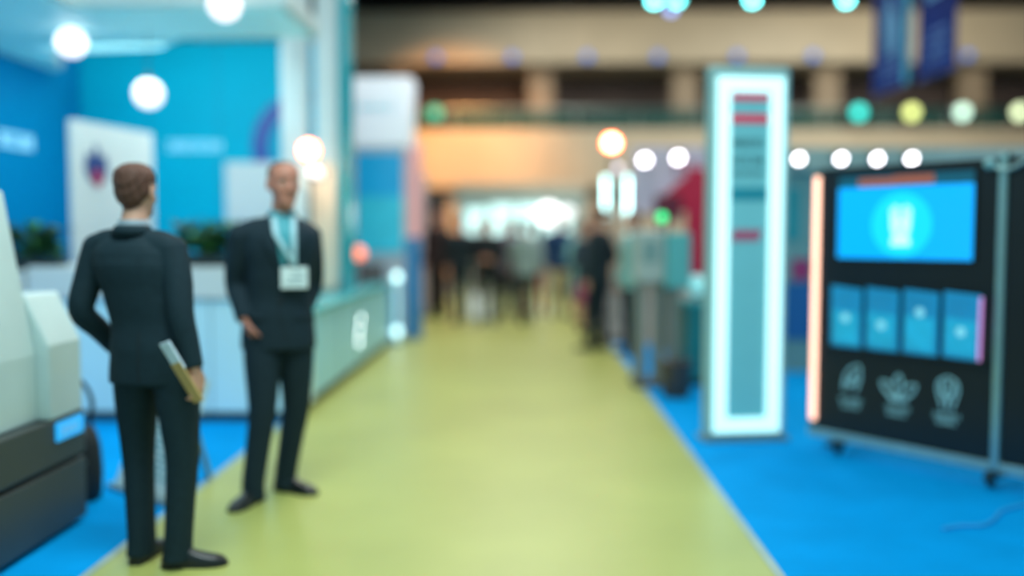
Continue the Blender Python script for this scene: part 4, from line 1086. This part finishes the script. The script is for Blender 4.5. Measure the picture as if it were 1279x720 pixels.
# hanging blue banners
def hang_banner(label, y0, y1, x, zb, ztop, seed, strip):
    t = thing('hanging_banner', label, 'banner', (x, (y0 + y1) / 2, zb), 0, 'blue banners hanging from the ceiling')
    w = (y1 - y0) / 2; h = ztop - zb
    MB().box(-.006, .006, -w, w, 0, h).build('cloth', mat('deep blue banner %d' % seed, '052c78', .7, var=.25, scale=1.5, spec=.1), t)
    MB().cyl((0, -w - .03, h), (0, w + .03, h), .025, n=12).build('top_rod', alu, t, 45)
    MB().cyl((0, -w - .01, 0), (0, w + .01, 0), .015, n=12).build('bottom_rod', mm('blue rod', '103f7a', .4), t, 45)
    for y in (-w, w): MB().tube([(0, y, h), (0, y, 9.4 - zb)], .006, 6, 1).build('hanger', alu, t)
    m = Matrix.Rotation(R(-90), 4, 'Z')
    b = MB()
    pale_b = mm('banner pale print', '4a93c4', .6, var=.1, scale=6)
    if seed == 1:
        limb(b, [V((-.012, 0, .5)), V((-.012, -.05, .75)), V((-.012, .05, 1.05)), V((-.012, 0, 1.35))], [(.16, .004), (.26, .004), (.2, .004), (.05, .004)], V((0, 1, 0)), 14, 5)
        b.build('flame_mark', pale_b, t, 'all')
        b = MB(); b.cyl((-.014, .1, 1.75), (-.008, .1, 1.75), .16, n=22); b.build('red_mark', mm('banner red', '9c2a50', .5), t)
    else:
        b.box(-.012, -.007, -.32, .3, .95, 1.02); b.box(-.012, -.007, -.32, -.22, 1.02, 1.6); b.box(-.012, -.007, -.1, .0, 1.02, 1.45); b.box(-.012, -.007, .2, .3, 1.02, 1.6); b.box(-.012, -.007, -.22, .2, 1.45, 1.52)
        b.build('letter_mark', pale_b, t)
    b = MB()
    for r in range(4): b.box(-.012, -.007, -w * .6, w * .55 - .12 * (r % 2), .18 + r * .11, .23 + r * .11)
    b.build('printed_lines', mm('banner blue print', '2f6fb8', .5), t)
    if strip: MB().box(-.012, -.007, -w, -w + .16, 0.02, h).build('cyan_strip', mm('banner cyan', '2fb3d6', .5), t)
hang_banner('deep blue banner hanging left, with a flame-like mark and cyan edge', 12.7, 14.0, 5.13, 3.5, 6.4, 1, True)
hang_banner('deep blue banner hanging right, with block letter mark', 10.95, 12.0, 4.96, 3.4, 5.9, 2, False)

# ================================================================== CROWD
def base_pose(**k):
    J = {'pelvis': (0, 0, .95), 'neck': (0, -.005, 1.48),
         'shoulderR': (.185, -.01, 1.41), 'elbowR': (.235, -.03, 1.13), 'wristR': (.245, .04, .88),
         'shoulderL': (-.185, -.01, 1.41), 'elbowL': (-.235, -.03, 1.13), 'wristL': (-.245, .04, .88),
         'hipR': (.09, 0, .91), 'kneeR': (.1, .015, .49), 'ankleR': (.105, -.02, .085), 'toeR': (.2, 1),
         'hipL': (-.09, 0, .91), 'kneeL': (-.1, .015, .49), 'ankleL': (-.105, -.02, .085), 'toeL': (-.2, 1),
         'handR': {'dir': (0, .1, -1), 'palm': (-1, 0, 0), 'thumb': (0, 1, 0), 'curl': .35},
         'handL': {'dir': (0, .1, -1), 'palm': (1, 0, 0), 'thumb': (0, 1, 0), 'curl': .35}}
    J.update(k); return J
POSES = {
    'stand': base_pose(),
    'walk': base_pose(kneeR=(.1, .16, .50), ankleR=(.1, .22, .085), toeR=(.05, 1), kneeL=(-.095, -.02, .49), ankleL=(-.1, -.26, .10), toeL=(-.05, 1), elbowL=(-.24, .06, 1.14), wristL=(-.23, .2, .94), elbowR=(.24, -.12, 1.13), wristR=(.25, -.14, .87)),
    'hold': base_pose(elbowR=(.24, -.02, 1.13), wristR=(.1, .2, 1.1), elbowL=(-.24, -.02, 1.13), wristL=(-.09, .21, 1.07), handR={'dir': (-.6, .5, .1), 'palm': (0, -.6, -.6), 'thumb': (0, .3, 1), 'curl': .5}, handL={'dir': (.6, .5, .1), 'palm': (0, -.6, .6), 'thumb': (0, .3, 1), 'curl': .5}),
    'hip': base_pose(neck=(.02, .0, 1.48), pelvis=(-.03, 0, .95), elbowR=(.31, -.07, 1.16), wristR=(.19, .03, 1.0), handR={'dir': (-.6, .3, -.6), 'palm': (-.5, 0, .6), 'thumb': (.3, -.4, .6), 'curl': .3}, kneeL=(-.13, .05, .49), ankleL=(-.16, .03, .085)),
}
FIG = {k: figure(v, .009, False, .82, ('short', 'long'), .013, 0, 0, .48 if k in ('stand', 'hold') else None) for k, v in POSES.items()}

def cm(h, r=.7): return mm('cloth ' + h, h, r, var=.12, scale=25, bump=.15, bscale=30, spec=.25)
def set_mat(o, m):
    o.material_slots[0].link = 'OBJECT'; o.material_slots[0].material = m
def crowd(label, x, y, yaw, H, pose, top, bottom, hair='2a221f', style='short', skin='c9917a', skirt=False, topname='jacket'):
    f = FIG[pose]
    t = thing('person', label, 'person', (x, y, 0), R(yaw), 'people in the aisle crowd', H / 1.78)
    def add(name, key, m):
        me = f[key]
        if not me.materials: me.materials.append(SKIN)
        o = bpy.data.objects.new(name, me); COL.objects.link(o); o.parent = t
        set_mat(o, m); return o
    add('body', 'body', mm('skin ' + skin, skin, .5, var=.05, scale=30))
    add(topname, 'jacket', cm(top))
    if skirt: add('skirt', 'skirt', cm(bottom))
    else: add('trousers', 'trousers', cm(bottom))
    add('hair', 'hair_' + style, mm('hair ' + hair, hair, .6, var=.25, scale=90))
    for q in 'RL':
        s = add('shoe', 'shoe' + q, shoe_m); s2 = add('sole', 'sole' + q, mm('shoe sole', '15181a', .7)); s2.parent = s
        e_ = add('eye', 'eye' + q, EYE); add('iris', 'iris' + q, IRIS).parent = e_
    return t
crowd('tall person in dark brown coat standing by the lilac partition, leftmost of the crowd', -1.62, 16.2, 150, 1.88, 'stand', '33292a', '2a2526')
crowd('person in black teal suit walking up the aisle near its left edge', -1.15, 15.3, 10, 1.76, 'walk', '1a2a30', '16242a')
crowd('person in black suit standing left of the aisle centre with hands together', -.66, 14.9, 175, 1.72, 'hold', '1b2326', '171d20')
crowd('person in mauve grey jacket and dark trousers beside the black suit', -.38, 16.4, 165, 1.74, 'stand', '6f6a78', '2b2f36')
crowd('person in pale grey top and black trousers walking in the middle of the aisle', -.05, 15.2, 5, 1.70, 'walk', '8fa3a2', '20262a', topname='top')
crowd('person in grey top and red trousers beyond the middle of the crowd', .14, 16.9, 20, 1.68, 'hip', '7d8f92', 'b0382f', style='long', topname='top')
crowd('person in navy jacket and beige trousers right of the red trousers', .52, 16.3, 190, 1.80, 'stand', '1f3f66', 'c2b48c')
crowd('person in pale teal blouse and teal skirt right of the navy jacket', .86, 15.3, 200, 1.66, 'hold', '7fb5b8', '6fa4a8', hair='5b4030', style='long', skirt=True, topname='top')
crowd('person in dark charcoal suit standing nearest at the right edge of the aisle', .88, 11.7, 60, 1.80, 'hip', '232f33', '1c272b')
crowd('person in magenta skirt and dark top standing behind the charcoal suit', .86, 13.7, 215, 1.64, 'hold', '34404a', '9c3a68', style='long', skirt=True, topname='top')
crowd('person in pale teal shirt and dark trousers beside the tube lamp stand', 1.27, 11.25, 120, 1.74, 'stand', '86b9b8', '1b2f3a', topname='top')
crowd('person in dark jacket far down the aisle before the lit wall, left', -1.1, 20.5, 170, 1.74, 'stand', '2c3a40', '262e34')
crowd('person in dark grey jacket far down the aisle before the lit wall, centre', -.35, 21.2, 0, 1.78, 'walk', '3a3f48', '22272c')
crowd('person in blue grey jacket far down the aisle before the lit wall, right', .75, 20.4, 185, 1.76, 'hip', '33506a', '23303a')
crowd('person in dark coat far down the aisle at the right edge', 1.3, 18.5, 175, 1.75, 'stand', '2a3338', '20262a')

# ================================================================== LIGHT
def area(loc, size, power, color, rot=(0, 0, 0), sy=None):
    l = bpy.data.lights.new('hall_or_fill_light', 'AREA'); l.energy = power; l.color = color; l.size = size
    if sy: l.shape = 'RECTANGLE'; l.size_y = sy
    o = bpy.data.objects.new('hall_or_fill_light', l); COL.objects.link(o); o.location = loc; o.rotation_euler = rot
    return o
def spot(loc, to, power, color, ang=60, blend=.6, r=.1):
    l = bpy.data.lights.new('warm_spot', 'SPOT'); l.energy = power; l.color = color; l.spot_size = R(ang); l.spot_blend = blend; l.shadow_soft_size = r
    o = bpy.data.objects.new('warm_spot', l); COL.objects.link(o); o.location = loc
    o.rotation_euler = (V(to) - V(loc)).to_track_quat('-Z', 'Y').to_euler(); return o
for y, p in ((2, 110), (8, 190), (14, 255), (20, 280), (26, 190)):
    area((0, y, 8.6), 4, p, (1, .97, .9))
    area((8, y, 8.6), 4, p * .8, (.92, .98, 1))
area((-3.6, 8.0, 3.2), 1.6, 24, (.75, .98, 1), (0, 0, 0))  # added fill under the canopy, no fixture of its own
area((-4.3, 6.2, 3.2), 1.2, 16, (.75, .98, 1), (0, 0, 0))  # added fill under the canopy's near arm
area((-3.7, 8.9, 3.25), 1.9, 34, (.7, .97, 1), (R(50), 0, 0), .4)  # added fill tilted at the booth back wall
area((-1.0, 3.0, 4.4), 1.6, 95, (.72, .97, 1), (R(42), 0, R(18)))  # added unseen cool fill, brightens the counter front and the two men
spot((-2.6, 24, 7.6), (-2.4, 30, 3.9), 4200, (1, .42, .13), 70, 1)
spot((2, 22, 7.8), (4, 30, 5.2), 1300, (1, .86, .66), 120, 1)
spot((11, 22, 7.8), (12, 30, 5.2), 1700, (1, .86, .66), 120, 1)
spot((-2.02, 8.75, 2.25), (-2.25, 9.6, 1.7), 32, (1, .72, .5), 110, 1)  # added spot beside the amber lamp, brightens the cream partition

w = bpy.data.worlds.new('hall_air'); SC.world = w; w.use_nodes = True
bg = w.node_tree.nodes['Background']; bg.inputs[0].default_value = lin('a8d6dc'); bg.inputs[1].default_value = .72

# ================================================================== CAMERA
cam = bpy.data.cameras.new('camera'); co = bpy.data.objects.new('camera', cam); COL.objects.link(co)
cam.sensor_width = 36; cam.lens = 1150 / 1279 * 36
co.location = (0, 0, 1.47); co.rotation_euler = (R(90 - 3.384), 0, R(1.069))
cam.clip_start = .05; cam.clip_end = 200
cam.dof.use_dof = True; cam.dof.focus_distance = 3.0; cam.dof.aperture_fstop = .405
SC.camera = co

vs_ = SC.view_settings
vs_.view_transform = 'Standard'; vs_.look = 'None'; vs_.gamma = 1; vs_.exposure = .27; vs_.use_curve_mapping = False
SC.cycles.use_denoising = True
SC.cycles.sample_clamp_indirect = 6
SC.cycles.max_bounces = 6
